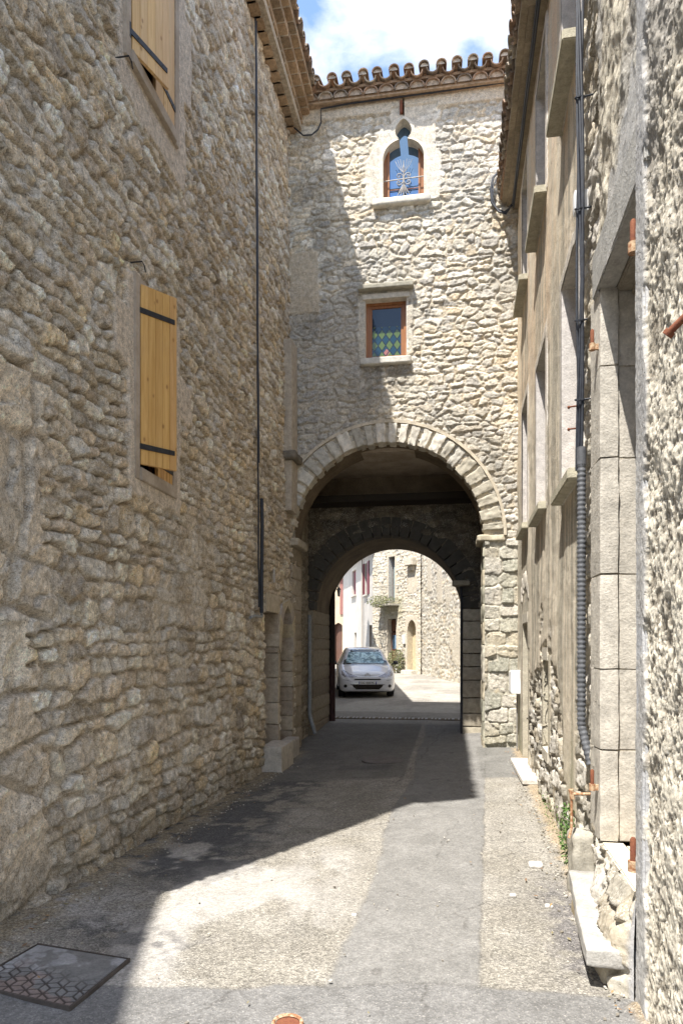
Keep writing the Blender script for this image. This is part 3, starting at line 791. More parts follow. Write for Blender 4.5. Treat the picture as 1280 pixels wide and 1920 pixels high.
# passage
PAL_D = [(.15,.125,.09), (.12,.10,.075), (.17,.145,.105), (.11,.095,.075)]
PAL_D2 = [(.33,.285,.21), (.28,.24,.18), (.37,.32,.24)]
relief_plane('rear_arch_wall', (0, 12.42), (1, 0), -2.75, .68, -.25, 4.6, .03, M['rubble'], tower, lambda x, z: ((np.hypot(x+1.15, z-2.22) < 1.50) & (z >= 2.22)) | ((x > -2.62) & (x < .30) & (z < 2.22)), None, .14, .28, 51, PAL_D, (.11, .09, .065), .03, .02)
s = MB(); a = 0.0; mp2 = polar(-1.15, 2.22); rnd = random.Random(9)
while a < math.pi-.03:
    a2 = min(a+rnd.uniform(.11, .16), math.pi)
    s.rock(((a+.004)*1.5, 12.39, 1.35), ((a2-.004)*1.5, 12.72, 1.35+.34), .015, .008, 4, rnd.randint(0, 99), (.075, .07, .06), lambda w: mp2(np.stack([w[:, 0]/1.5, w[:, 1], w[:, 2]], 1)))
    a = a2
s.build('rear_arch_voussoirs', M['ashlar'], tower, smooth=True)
s = MB()
col_blocks(s, .205, .64, 12.355, 14.25, -.1, 2.22, 31, .22, .36, ((.40,.36,.28), (.36,.32,.25)), .02, .012, .008, 6)
s.build('rear_pier', M['ashlar'], tower, smooth=True); s = MB()
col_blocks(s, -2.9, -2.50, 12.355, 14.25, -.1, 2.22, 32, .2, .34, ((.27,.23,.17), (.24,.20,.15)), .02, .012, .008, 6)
s.build('rear_pier', M['ashlar'], tower, smooth=True)
relief_plane('passage_wall', (-2.62, 0), (0, 1), 11.0, 12.45, -.25, 4.7, .03, M['rubble'], tower, None, None, .14, .28, 52, PAL_D2, (.20, .17, .12), .03, .02, side=-1)
s = MB(); s.box((-2.65, 11.9, 4.10), (.62, 12.36, 4.22)); s.build('beam', M['interior'], tower)
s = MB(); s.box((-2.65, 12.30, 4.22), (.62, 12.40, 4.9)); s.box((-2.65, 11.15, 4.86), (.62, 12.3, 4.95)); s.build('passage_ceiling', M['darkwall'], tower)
MB().rock((.02, 12.2, 2.62), (.34, 12.5, 2.72), .03, .01, 6, 2, (.30, .27, .21)).build('rear_impost', M['ashlar'], tower, smooth=True)
relief_plane('rear_face', (0, 14.3), (-1, 0), -3.2, 3.3, -.3, 9.9, .10, M['tower'], tower, lambda x, z: (((np.hypot(-x+1.15, z-2.22) < 1.42) & (z >= 2.22)) | ((-x > -2.5) & (-x < .2) & (z < 2.22))), None, .2, .4, 53, side=-1)
# pointed window
pw = MB(); rb = .15
zz = np.concatenate([np.linspace(8.39, 9.02, 5), np.linspace(9.05, 9.6, 26)]); hw = ogee_hw(zz); hw[0] = .31; hw[-1] = 0
L = [(WX-h, z) for h, z in zip(hw, zz)]; Rr = [(WX+h, z) for h, z in zip(hw, zz)][::-1]; loop = L+Rr[1:]
def offs(loop, d):
    n = len(loop); out = []
    for i, (x, z) in enumerate(loop):
        a_, b_ = loop[i-1], loop[(i+1) % n]; t = Vector((b_[0]-a_[0], b_[1]-a_[1]))
        t = t.normalized() if t.length > 0 else Vector((1, 0)); out.append((x-t.y*d, z+t.x*d))
    return out
lo = offs(loop, .055)
V = [(x, TY-.020, z) for x, z in lo]+[(x, TY-.034, z) for x, z in loop]+[(x, TY+rb+.05, z) for x, z in loop]; n = len(loop); F = []
for i in range(n):
    j = (i+1) % n; F += [(i, j, n+j, n+i), (n+i, n+j, 2*n+j, 2*n+i)]
pw.add(V, F, (.62, .57, .47)); pw.build('window_surround', M['ashlar'], tower, smooth=2)
s = MB(); y0 = TY+.105
for sx in (-1, 1):
    s.box((WX+sx*.315-.0, y0, 8.40), (WX+sx*.255, y0+.05, 9.6), (1,1,1)); s.box((WX+sx*.252, y0-.02, 8.43), (WX+sx*.222, y0+.03, 9.25))
s.box((WX-.255, y0, 8.40), (WX+.255, y0+.049, 8.45)); s.box((WX-.22, y0+.012, 8.62), (WX+.22, y0+.03, 8.632))
pwf = s.build('window', M['joinery'], tower, bevel=.003)
MB().box((WX-.25, y0+.04, 8.45), (WX+.25, y0+.052, 9.7)).build('pane', M['glass'], pwf)
s = MB()
def scroll(cx, cz, sx, sz, r0=.055, turns=1.1, w0=.5):
    pts = []
    for k in range(22):
        t = k/21; a = t*turns*2*math.pi; r = r0*(1-.62*t)
        pts.append((cx+sx*(r0-.0-r*math.cos(a)), TY+.045, cz+sz*(r*math.sin(a))))
    return pts
g = MB(); gy_ = TY+.045; gx_ = WX
g.tube([(gx_-.33, gy_, 8.72), (gx_+.33, gy_, 8.74)], .008, 6)
g.tube([(gx_, gy_, 8.43), (gx_, gy_, 8.98)], .008, 6); g.tube([(gx_, gy_, 8.86), (gx_, gy_, 8.91), (gx_, gy_, 9.02)], [.007, .014, .002], 6)
for sx in (-1, 1):
    for sz in (-1, 1):
        g.tube([(gx_+sx*q[0], gy_, 8.73+sz*q[1]) for q in ((.005, .0), (.012, .05), (.045, .085), (.085, .085), (.105, .055), (.09, .028), (.065, .03), (.058, .05), (.07, .06))], .0075, 6)
    for kx in (.05, .09, .13): g.tube([(gx_+sx*.012, gy_, 8.83), (gx_+sx*kx*.7, gy_, 8.93), (gx_+sx*kx, gy_, 9.05-kx*.25)], .0035, 5)
    for kx in (.05, .10): g.tube([(gx_+sx*.01, gy_, 8.64), (gx_+sx*kx*.5, gy_, 8.56), (gx_+sx*kx, gy_, 8.47)], [.008, .010, .003], 6)
g.build('window_grille', M['iron_grey'], tower)
s = MB(); s.rock((-1.185, TY-.11, 8.27), (-.30, TY+.12, 8.39), .035, .008, 10, 7, (.62, .58, .50)); s.build('window_sill', M['ashlar'], tower, smooth=2)
# small window with coloured lozenges
s = MB(); s.rock((-1.37, TY-.10, 5.86), (-.60, TY+.12, 5.965), .018, .006, 10, 8, (.58, .56, .50)); s.build('window_sill', M['ashlar'], tower, smooth=2)
s = MB(); s.rock((-1.40, TY-.13, 7.00), (-.56, TY+.05, 7.075), .015, .006, 10, 9, (.34, .32, .26)); s.box((-1.34, TY-.045, 6.88), (-.63, TY+.1, 6.955), (.60, .56, .48))
s.build('window_hood', M['ashlar'], tower, smooth=True)
s = MB(); x0, x1, z0, z1 = -1.305, -.666, 5.965, 6.90
s.box((x0-.02, TY-.014, z0), (x0+.004, TY+.2, z1), (.62,.58,.5)); s.build('window_surround', M['ashlar'], tower); s = MB(); s.box((x1-.004, TY-.016, z0), (x1+.03, TY+.2, z1), (.66,.62,.55)); s.build('window_surround', M['ashlar'], tower)
s = MB(); y0 = TY+.10
s.box((x0, y0, z0), (x0+.055, y0+.06, z1)); s.box((x1-.055, y0, z0), (x1, y0+.06, z1)); s.box((x0+.055, y0, z0), (x1-.055, y0+.058, z0+.055)); s.box((x0+.055, y0, z1-.06), (x1-.055, y0+.058, z1))
i0, i1, j0, j1 = x0+.055, x1-.055, z0+.055, z1-.06
s.box((i0, y0+.015, j0), (i0+.04, y0+.05, j1)); s.box((i1-.04, y0+.015, j0), (i1, y0+.05, j1)); s.box((i0+.04, y0+.015, j0), (i1-.04, y0+.049, j0+.04)); s.box((i0+.04, y0+.015, j1-.04), (i1-.04, y0+.049, j1))
wf = s.build('window', M['joinery'], tower, bevel=.003)
def mat_lozenge():
    t = NT('leaded_lozenge_glass'); g_ = t.n('ShaderNodeNewGeometry'); sp = t.n('ShaderNodeSeparateXYZ'); t.l(g_.outputs['Position'], sp.inputs[0])
    X_ = t.math('MULTIPLY', t.math('ADD', sp.outputs[0], 1.0), 1/.118); Z_ = t.math('MULTIPLY', t.math('SUBTRACT', sp.outputs[2], 6.06), 1/.17)
    a = t.math('ADD', X_, Z_); b_ = t.math('SUBTRACT', X_, Z_)
    fa = t.math('FRACT', a); fb = t.math('FRACT', b_)
    def edge(f): return t.math('MINIMUM', f, t.math('SUBTRACT', 1.0, f))
    lead = t.math('LESS_THAN', t.math('MINIMUM', edge(fa), edge(fb)), .07)
    par = t.math('MODULO', t.math('ABSOLUTE', t.math('SUBTRACT', t.math('FLOOR', a), t.math('FLOOR', b_))), 2.0)
    par = t.math('LESS_THAN', par, .5)
    col = t.mix(par, (.012, .04, .06), (.085, .125, .03))
    low = t.math('LESS_THAN', t.math('ADD', t.math('ABSOLUTE', t.math('ADD', sp.outputs[0], .985)), t.math('MULTIPLY', t.math('ABSOLUTE', t.math('SUBTRACT', sp.outputs[2], 6.115)), .8)), .05)
    col = t.mix(low, col, (.30, .12, .10)); col = t.mix(lead, col, (.012, .015, .015))
    top = t.math('GREATER_THAN', sp.outputs[2], 6.52); col = t.mix(top, col, (.012, .02, .03))  # upper pane painted plain dark, as a reflection covering the lozenges
    return t.done(col, .06, t.bump(t.noise(14, 2), .05, .01), 0, .5)
MB().box((i0+.035, y0+.03, j0+.035), (i1-.035, y0+.04, j1-.035)).build('pane', mat_lozenge(), wf)
# roof of the tower
s = MB(); rnd = random.Random(12); n = 15; sp_ = .232
for i in range(n):
    x = -2.24+i*sp_; c1 = rnd.choice(TC)
    s.tile((x+.116, 10.24, 9.93), (x+.116, 10.7, 9.94), .112, .112, .016, 1, c1, 10)
    V = [(x+.116, 10.27, 9.93)]+[(x+.116+.098*math.cos(math.pi*k/8), 10.27, 9.93+.086*math.sin(math.pi*k/8)) for k in range(9)]
    s.add(V, [(0, k, k+1) for k in range(1, 9)], (.42, .34, .26))
    for k in range(6):
        ya = 10.15+.36*k; za = 10.070+.36*k*.30+rnd.uniform(-.010, .010); j = rnd.uniform(-.020, .020)
        s.tile((x+j, ya-.02, za+.055), (x+rnd.uniform(-.008, .008), ya+.42, za+.19), .080, .072, .014, 1, rnd.choice(TC))
        s.tile((x+.116, ya+j, za+.03), (x+.116, ya+.42, za+.16), .090, .105, .016, -1, rnd.choice(TC))
    V = [(x, 10.155, 10.13)]+[(x+.064*math.cos(math.pi*k/8), 10.155, 10.13+.055*math.sin(math.pi*k/8)) for k in range(9)]
    s.add(V, [(0, k, k+1) for k in range(1, 9)], (.50, .45, .38))
s.box((-2.3, 10.30, 9.90), (1.1, 10.5, 9.99), (.40, .30, .21)); s.box((-2.3, 10.25, 10.03), (1.1, 10.6, 10.07), (.36, .26, .18))
s.hexa([(-9, 10.4, 9.96), (3.2, 10.4, 9.96), (3.2, 14.3, 10.2), (-9, 14.3, 10.2), (-9, 10.4, 10.06), (3.2, 10.4, 10.06), (3.2, 14.3, 11.2), (-9, 14.3, 11.2)], (.35, .22, .14))
s.build('roof', M['tile'], tower, smooth=True)
MB().rock((-.77, TY-.07, 9.62+.05), (-.725, TY+.05, 9.86), .006, .002, 4, 3, (.10, .05, .035)).build('iron_bracket', M['rust'], tower)
nest(tower)

# ================================================================ RIGHT HOUSE
def wx(y): return .76+.021*np.asarray(y, float)
right_house = thing('plastered_house', 'weathered plaster house along the right side of the lane with deep bare window openings', 'house', (1.4, 6.5, 0))
ry = np.array(nonuni(1.6, 10.46, lambda y: max(.008, .0011*y*y*.9)))
rz = np.arange(-.3, 8.3, .0125)
U, V = np.meshgrid(ry, rz, indexing='ij')
SH = .09*(U-10.4)
st1 = fbm(U*9, V*.35, 301, 5); st2 = fbm(U*22, V*.8, 302, 4); bl = fbm(U*1.2, V*1.2, 303, 5); f4 = fbm(U*7, V*7, 304, 5); f5 = fbm(U*26, V*26, 305, 4)
H = (bl-.5)*.035+(f4-.5)*.012+(f5-.5)*.004
C = np.zeros(U.shape+(3,), np.float32)+np.array([.74, .605, .43], np.float32)
up = ss(3.6, 5.4, V+(bl-.5)*2)
C = mixc(C, (.68, .60, .475), (1-up)*.9)
C = mixc(C, (.66, .59, .46), ss(.52, .66, st1)*.7)
C = mixc(C, (.27, .25, .20), ss(.50, .66, fbm(U*7, V*.25, 306, 5))*(.15+.5*(1-up)))
C = mixc(C, (.22, .21, .165), ss(.55, .7, st2)*.45*(1-up*.6))
C = mixc(C, (.60, .40, .25), ss(.55, .7, fbm(U*1.5, V*.8, 307, 4))*up*.35)
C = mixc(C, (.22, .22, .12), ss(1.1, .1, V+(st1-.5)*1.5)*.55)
Cw = C
RW = [dict(y0=8.70, y1=9.58, s=0, k='a'), dict(y0=6.76, y1=7.66, s=0, k='b'), dict(y0=4.86, y1=5.66, s=0, k='c')]
lowz = {'a': (3.08, 4.72), 'b': (2.93, 4.54), 'c': (2.76, 4.40)}
upz = {'a': (6.14, 7.72), 'b': (5.94, 7.50), 'c': (5.74, 7.34)}
openings = []
for w in RW:
    openings.append((w['y0'], w['y1'], *lowz[w['k']])); openings.append((w['y0'], w['y1'], *upz[w['k']]))
jj = (f4-.5)*.04
for (a, b_, c, d) in openings:
    m = band(U+jj, a-.09, b_+.12, .012)*band(V+jj, c-.05, d+.10, .012)
    C = mixc(C, (.60, .555, .49), m*.75); H = H*(1-m)+m*(.012+(f4-.5)*.006)
    # run-off stains below the sill
    m = band(U, a-.05, b_+.05, .08)*ss(c-.1, c-.25, V)*ss(c-2.4, c-.6, V); C = mixc(C, (.24, .225, .18), m*ss(.38, .6, st2)*.6)
PAL_R = [(.52,.48,.40), (.44,.40,.33), (.56,.52,.45), (.36,.33,.27), (.48,.42,.32), (.60,.56,.49)]
hR, cR, mR = relief(U, V, .17, .24, 61, PAL_R, (.46, .42, .34), .036, .018, warp=.5, chink=.25)
hR = hR+.01
bare = ss(5.02, 4.86, U+(fbm(U*2, V*1.2, 311, 5)-.5)*.5)*ss(2.9, 3.1, U)
low = ss(.53, .57, fbm(U*1.3, V*1.1, 312, 5)+.22*ss(1.6, .4, V)-.14*ss(1.2, 2.6, V))*(U < 9.6)*(V < 2.4)
bare = np.maximum(bare, low)
H = H*(1-bare)+(hR-.045)*bare; C = C*(1-bare[..., None])+cR*bare[..., None]*.92
rim = bare*(1-bare)*4; C = mixc(C, (.18, .16, .12), rim*.4)
# roughcast near the camera
nr = np.maximum(ss(3.22, 3.14, U), ss(4.16, 4.08, U+(f4-.5)*.1)*ss(3.8, 3.86, V+(f4-.5)*.2))
e, r1, r2, r3, du, dv = stones(U, V, .022, .026, 71, merge=.1, warp=.8, p=2.0, jit=.9)
lump = fbm(U*9, V*6, 321, 5); pit = fbm(U*20, V*15, 322, 4)
hN = ss(0, .006, e)*.007*r1+(lump-.5)*.050+(pit-.5)*.022
cN = mixc(np.zeros(U.shape+(3,), np.float32)+np.array([.60, .55, .44], np.float32), (.30, .26, .20), ss(.52, .40, pit)*.75)
cN = cN*(.8+.35*r2)[..., None]; cN = mixc(cN, (.20, .17, .13), ss(.50, .36, lump)*.5); cN = mixc(cN, (.32, .31, .29), ss(.5, .65, fbm(U*1.2, V*.5, 323, 4))*ss(2.2, 3.2, V)*.7)
edge = band(U+(lump-.5)*.10, 3.02, 3.18, .02)*(V < 3.9)
hN = hN*(1-edge)+(.018+(lump-.5)*.01)*edge; cN = mixc(cN, (.42, .42, .43), edge*.85)
H = H*(1-nr)+(hN+.012)*nr; C = C*(1-nr[..., None])+cN*nr[..., None]
# rough plinth that swells under the door sill
pf = ss(.52, .20, V)*ss(4.3, 4.0, U)*ss(3.12, 3.24, U)
H = H+pf*.12*(1-.3*ss(3.4, 4.2, U)); k2 = pf*ss(.2, .5, pf); H = H+k2*(hR-.04)*.9*(1-bare); C = C*(1-k2[..., None]*.7)+cR*k2[..., None]*.7
# cement facing over the door lintel
m = band(U+jj, 3.02, 4.12, .015)*ss(3.55, 3.56, V)*(1-ss(3.85, 3.95, V+.5*(f4-.5)-.35*(3.9-U))); H = H*(1-m)+m*(.022+(f4-.5)*.02); C = mixc(C, (.44, .435, .42), m*.8)
for (c_, r_, k) in ((4.12, .10, 1),):
    pass
DR = (3.14, 4.05, .44, 3.58)
LW = (8.72, 9.52, -.3, 1.86)
LN = (6.62, 7.05, .55, 1.42)
Yc = (ry[1:]+ry[:-1])/2; Zc = (rz[1:]+rz[:-1])/2; UC, VC = np.meshgrid(Yc, Zc, indexing='ij')
keep = np.ones(UC.shape, bool)
for (a, b_, c, d) in openings+[DR, LW, LN]: keep &= ~((UC > a) & (UC < b_) & (VC > c) & (VC < d))
keep &= VC < 8.04+.09*(UC-10.4)+.06
NF = (UC > 2.3) & (UC < 3.135) & (VC < 4.8)
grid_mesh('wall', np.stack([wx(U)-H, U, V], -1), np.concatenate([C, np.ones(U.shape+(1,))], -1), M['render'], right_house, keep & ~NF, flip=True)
fy_ = np.arange(2.28, 3.142, .0052); fz_ = np.arange(-.1, 4.82, .0056); U, V = np.meshgrid(fy_, fz_, indexing='ij')
lump = fbm(U*7, V*4.5, 321, 5); pit = fbm(U*36, V*25, 322, 5, .62); big_ = fbm(U*1.6, V*1.0, 324, 4); cr_ = fbm(U*60, V*48, 326, 3)
e, r1, r2, r3, du, dv = stones(U, V, .020, .024, 71, merge=.1, warp=.9, p=2.0, jit=.95)
crust = ss(.39, .50, pit+.30*(lump-.5)-.10*ss(.45, .6, big_)*ss(1.8, 3, V))
hN = (lump-.5)*.048+crust*.007*(.7+.4*r1)+(cr_-.5)*.009
cN = mixc(np.zeros(U.shape+(3,), np.float32)+np.array([.29, .255, .20], np.float32), (.64, .585, .475), crust*(.75+.25*ss(3.2, 2.4, V)))
cN = cN*(.72+.30*r2+.28*cr_)[..., None]
cN = mixc(cN, (.21, .185, .145), ss(.46, .60, big_)*ss(1.6, 2.4, V)*.7); cN = mixc(cN, (.36, .34, .31), ss(.5, .66, fbm(U*2.2, V*.4, 327, 4))*ss(2.0, 3.4, V)*.6)
edge = ss(2.985, 3.01, U+(lump-.5)*.22); hN = hN*(1-edge)+(.020+(lump-.5)*.012+(cr_-.5)*.005)*edge; cN = mixc(cN, (.40, .40, .40), edge*.85*(.6+.6*pit)[...])
grid_mesh('roughcast', np.stack([wx(U)-hN-.012, U, V], -1), np.concatenate([cN, np.ones(U.shape+(1,))], -1), M['render'], right_house, None, flip=True)
def wbox(mb, y0, y1, z0, z1, d0, d1, col=(1,1,1)):     # box following the wall line, d0..d1 depth behind the face
    return mb.hexa([(wx(y0)+d0, y0, z0), (wx(y0)+d1, y0, z0), (wx(y1)+d1, y1, z0), (wx(y1)+d0, y1, z0), (wx(y0)+d0, y0, z1), (wx(y0)+d1, y0, z1), (wx(y1)+d1, y1, z1), (wx(y1)+d0, y1, z1)], col)
b = MB()
def ztop(y): return 8.04+.09*(y-10.4)
b.hexa([(1.34, 1.6, -.4), (9, 1.6, -.4), (9, 10.5, -.4), (1.34, 10.5, -.4), (1.34, 1.6, ztop(1.6)), (9, 1.6, ztop(1.6)), (9, 10.5, ztop(10.5)), (1.34, 10.5, ztop(10.5))])
b.box((.82, 1.60, -.3), (1.4, 1.7, 7.2))
b.build('house_body', M['plaster'], right_house)
for (a, b_, c, d) in openings:
    s = MB(); D = .24
    wbox(s, a-.10, a+.003, c-.05, d+.05, -.008, D, (.55, .52, .48)); wbox(s, b_-.003, b_+.10, c-.05, d+.05, -.008, D, (.52, .49, .46))
    wbox(s, a+.003, b_-.003, d-.003, d+.08, -.006, D, (.50, .47, .42)); wbox(s, a+.003, b_-.003, c-.08, c+.003, -.006, D, (.55, .52, .46))
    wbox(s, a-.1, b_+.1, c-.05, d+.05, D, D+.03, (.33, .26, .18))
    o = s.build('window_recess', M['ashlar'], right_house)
    s = MB(); p = .12 if c > 5 else .085
    s.hexa([(wx(a)-p, a-.06, c-.075), (wx(a)+.1, a-.06, c-.075), (wx(b_)+.1, b_+.06, c-.075), (wx(b_)-p, b_+.06, c-.075), (wx(a)-p, a-.06, c-.0), (wx(a)+.1, a-.06, c+.008), (wx(b_)+.1, b_+.06, c+.008), (wx(b_)-p, b_+.06, c-.0)], (.42, .39, .30))
    s.build('window_sill', M['ashlar'], o, bevel=.008)
for (nm, (a, b_, c, d)) in (('doorway', LW), ('wall_niche', LN)):
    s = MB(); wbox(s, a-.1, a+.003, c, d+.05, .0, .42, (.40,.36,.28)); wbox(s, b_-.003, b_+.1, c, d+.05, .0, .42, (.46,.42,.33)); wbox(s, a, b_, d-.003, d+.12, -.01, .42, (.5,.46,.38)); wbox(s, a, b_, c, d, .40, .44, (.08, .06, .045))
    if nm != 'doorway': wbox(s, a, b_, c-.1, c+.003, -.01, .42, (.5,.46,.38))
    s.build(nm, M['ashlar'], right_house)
# rough quoins round the low openings
s = MB()
for k in range(6):
    t = (k-2.5)/2.5; s.rock((float(wx(9.1))-.02, 9.1+t*.42-.065, 2.12+.16*(1-t*t)), (float(wx(9.1))+.1, 9.1+t*.42+.065, 2.36+.16*(1-t*t)), .03, .012, 6, k, (.50, .46, .39))
s.build('relieving_arch', M['ashlar'], right_house, smooth=2)
# deep opening near the camera: white ashlar jamb, lintel, sill
s = MB(); rnd = random.Random(3); zc_ = [.44, .96, 1.42, 1.96, 2.62, 3.14, 3.6]
for a, b_ in zip(zc_[:-1], zc_[1:]):
    k = rnd.uniform(.9, 1.06); c = (.52*k, .485*k, .42*k)
    s.rock((float(wx(4.05))-.012, 4.052, a+.004), (float(wx(4.05))+.09, 4.32, b_-.001), .006, .007, 10, rnd.randint(0, 999), c)
    s.rock((float(wx(4.05))+.094, 4.075, a+.003), (1.42, 4.32, b_-.003), .006, .007, 10, rnd.randint(0, 999), tuple(q*.98 for q in c))
s.box((float(wx(4.05))+.004, 4.082, .44), (1.42, 4.3, 3.6), (.40, .36, .29)); s.build('door_jamb', M['ashlar'], right_house, smooth=2)
s = MB(); wbox(s, 3.02, 3.142, .44, 3.6, -.030, .55, (.42, .42, .42)); s.build('near_jamb', M['ashlar'], right_house, bevel=.01)
s = MB(); wbox(s, 3.0, 4.2, 3.58, 3.84, -.028, .08, (.40, .39, .36)); wbox(s, 3.14, 4.06, 3.56, 3.75, .081, .6, (.28, .25, .20))
wbox(s, 3.14, 4.06, 3.53, 3.58, .16, .20, (.30, .26, .2)); s.build('door_lintel', M['ashlar'], right_house, bevel=.008)
s = MB(); wbox(s, 3.15, 4.055, .36, .44, -.005, .12, (.62, .56, .45)); wbox(s, 3.15, 4.055, .34, .425, .124, .62, (.60, .50, .37)); s.build('door_sill', M['ashlar'], right_house, bevel=.008)
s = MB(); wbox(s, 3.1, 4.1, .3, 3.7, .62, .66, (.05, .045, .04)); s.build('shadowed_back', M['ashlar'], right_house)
def pin(y, z, out=.055, size=1.0):
    x = float(wx(y))-out; r = .011*size; q = MB()
    q.tube([(x, y, z), (x, y, z+.075*size), (x, y, z+.083*size)], [r, r, r*.5], 10); o = q.build('hinge_pin', M['rust'], right_house, smooth=True)
    q = MB(); q.tube([(x, y, z-.038*size), (x, y, z)], r*1.65, 10); q.box((x, y-.009, z-.036*size), (x+.16, y+.009, z-.004)); q.build('pin_collar', M['rust_orange'], o, smooth=True)
pin(3.19, .60, .03, 1.25); pin(3.19, 3.34, .03, 1.25); pin(4.10, .76, .045); pin(4.10, 3.29, .045)
# eaves
s = MB(); rnd = random.Random(8)
def ebox(mb, x0, x1, y0, y1, za, zb, col): 
    mb.hexa([(x0, y0, ztop(y0)+za), (x1, y0, ztop(y0)+za), (x1, y1, ztop(y1)+za), (x0, y1, ztop(y1)+za), (x0, y0, ztop(y0)+zb), (x1, y0, ztop(y0)+zb), (x1, y1, ztop(y1)+zb), (x0, y1, ztop(y1)+zb)], col)
y = 1.7
while y < 10.3:
    L = rnd.uniform(.38, .6); y2 = min(y+L, 10.42)
    for (xo, za, zb) in ((-.07, .0, .06), (-.15, .06, .12), (-.22, .12, .18)):
        k = rnd.uniform(.8, 1.15); ebox(s, float(wx(y))+xo, 1.4, y, y2-.004, za, zb, (.33*k, .275*k, .20*k))
    y = y2
s.build('eaves_cornice', M['ashlar'], right_house)
s = MB()
for i in range(44):
    y = 1.75+i*.2; x0 = float(wx(y))-.29; z = ztop(y)+.24
    for k in range(4):
        xa = x0+.36*k; za = z+.36*k*.30; j = rnd.uniform(-.014, .014)
        s.tile((xa+j, y, za+.02), (xa+.42, y+rnd.uniform(-.01, .01), za+.145), .092, .078, .015, 1, rnd.choice(TC))
        s.tile((xa+j+.015, y+.1, za+.03), (xa+.42, y+.1, za+.165), .080, .094, .015, -1, rnd.choice(TC))
for (y0, y1) in ((1.6, 10.5),):
    s.hexa([(.72, y0, ztop(y0)+.17), (9, y0, ztop(y0)+.17), (9, y1, ztop(y1)+.17), (.72, y1, ztop(y1)+.17), (.72, y0, ztop(y0)+.21), (9, y0, ztop(y0)+2.6), (9, y1, ztop(y1)+2.6), (.72, y1, ztop(y1)+.21)], (.33, .22, .15))
s.build('roof', M['tile'], right_house, smooth=True)
nest(right_house)

# ================================================================ BEYOND THE ARCH
FAR = 'houses beyond the archway'
def P2(a, b): return np.array(b, float)-np.array(a, float)
def unit(v): v = np.array(v, float); return v/np.linalg.norm(v)
A0 = np.array([5.0, 11.5]); Apt = np.array([.42, 25.8]); B = np.array([-1.43, 31.16]); Cpt = np.array([-3.80, 33.8]); Dp = np.array([-6.85, 43.4])
def obox(mb, O, d, u0, u1, z0, z1, w0, w1, col=(1,1,1)):    # w = distance in front (+) of the wall, towards its visible side (n)
    n = np.array([-d[1], d[0]]); q = [(u0, w0), (u1, w0), (u1, w1), (u0, w1)]
    pts = [O+d*u+n*w for u, w in q]
    return mb.hexa([(p[0], p[1], z0) for p in pts]+[(p[0], p[1], z1) for p in pts], col)
# --- stone house with the balcony
bh = thing('stone_house', 'rubble stone house beyond the arch with a weedy balcony and a pointed doorway', 'house', (-1.4, 31.2, .3), 'houses beyond the archway')
d1 = unit(P2(Apt, A0))*-1; O1 = Apt-d1*14.9; L1 = 14.9+np.linalg.norm(B-Apt)
def paint1(U, V, H, C):
    C = mixc(C, (.50, .47, .41), ss(.5, .65, fbm(U*.7, V*.9, 401, 4))*.5)
    m = ((fbm(U*.9, V*.8, 402, 4) > .60) & (V < 4)).astype(np.float32)*.7; H = H*(1-m)+.03*m; C = mixc(C, (.55, .49, .39), m)
    for (a, b_, c, d) in ((L1-3.2, L1-2.5, 3.3, 5.2), (L1-1.6, L1-1.0, 3.9, 5.4), (L1-4.6, L1-4.2, 1.4, 2.1)):
        k = band(U, a, b_, .02)*band(V, c, d, .02); C = mixc(C, (.60, .53, .42), k*.8); H = H*(1-k)+.035*k
    return H, C
kws = dict(kw=dict(merge=.3, warp=.5, jit=.7))
relief_plane('wall', O1, d1, 0, L1+.14, -.3, 8.4, .045, M['tower'], bh, None, paint1, .125, .22, 91, PAL_T, (.60, .53, .42), .030, .02, side=1, **kws)
d2 = unit(P2(B, Cpt)); L2 = np.linalg.norm(Cpt-B)
def uof(px): # pixel column of the photograph to distance along the balcony wall
    k = (px-640)/1280; th = R(YAW); dx = k*math.cos(th)-math.sin(th); dy = math.cos(th)+k*math.sin(th)
    m = np.array([[d2[0], -dx], [d2[1], -dy]]); return float(np.linalg.solve(m, -B)[0])
def zof(u, py):
    p = B+d2*u; t = -math.sin(R(YAW))*p[0]+math.cos(R(YAW))*p[1]; return 1.55+(1212-py)/1280*t
dA = (uof(780), uof(764)); dB = (uof(743), uof(727)); wA = (uof(740), uof(729))
hz = dict(pd=(zof(dA[0], 1162), ), bal=zof(dB[0], 1132), fw0=zof(dB[0], 1125), fw1=zof(dB[0], 1042), gd1=zof(dB[0], 1160))
def pdhole(U, V):
    um = (dA[0]+dA[1])/2; hw = (dA[1]-dA[0])/2; zt = hz['pd'][0]; zs_ = zt-.55
    return (np.abs(U-um) < hw*np.sqrt(np.clip(1-np.clip((V-zs_)/.55, 0, 1)**2, 0, 1))) & (V < zt)
def hole2(U, V):
    r = lambda a, b_, c, d: (U > a) & (U < b_) & (V > c) & (V < d)
    return pdhole(U, V) | r(dB[0], dB[1], .2, hz['gd1']) | r(wA[0], wA[1], hz['fw0']-.1, hz['fw1'])
def paint2(U, V, H, C):
    C = mixc(C, (.56, .50, .40), ss(.45, .6, fbm(U*.9, V*.8, 411, 4))*.6*ss(3.8, 3, V))
    for (a, b_, c, d) in ((dA[0]-.15, dA[1]+.15, .2, hz['pd'][0]+.2), (dB[0]-.18, dB[1]+.2, .2, hz['gd1']+.15), (wA[0]-.15, wA[1]+.15, 3.2, 6), (uof(782), uof(765), zof(.5, 1112), zof(.5, 1070))):
        k = band(U, a, b_, .02)*band(V, c, d, .02); C = mixc(C, (.58, .51, .40), k*.75); H = H*(1-k)+.02*k
    m = band(U, dB[0]-.5, dB[1]+.4, .2)*ss(hz['bal']-1.2, hz['bal']-.1, V)*(V < hz['bal']+.3); C = mixc(C, (.22, .22, .10), m*.5)
    return H, C
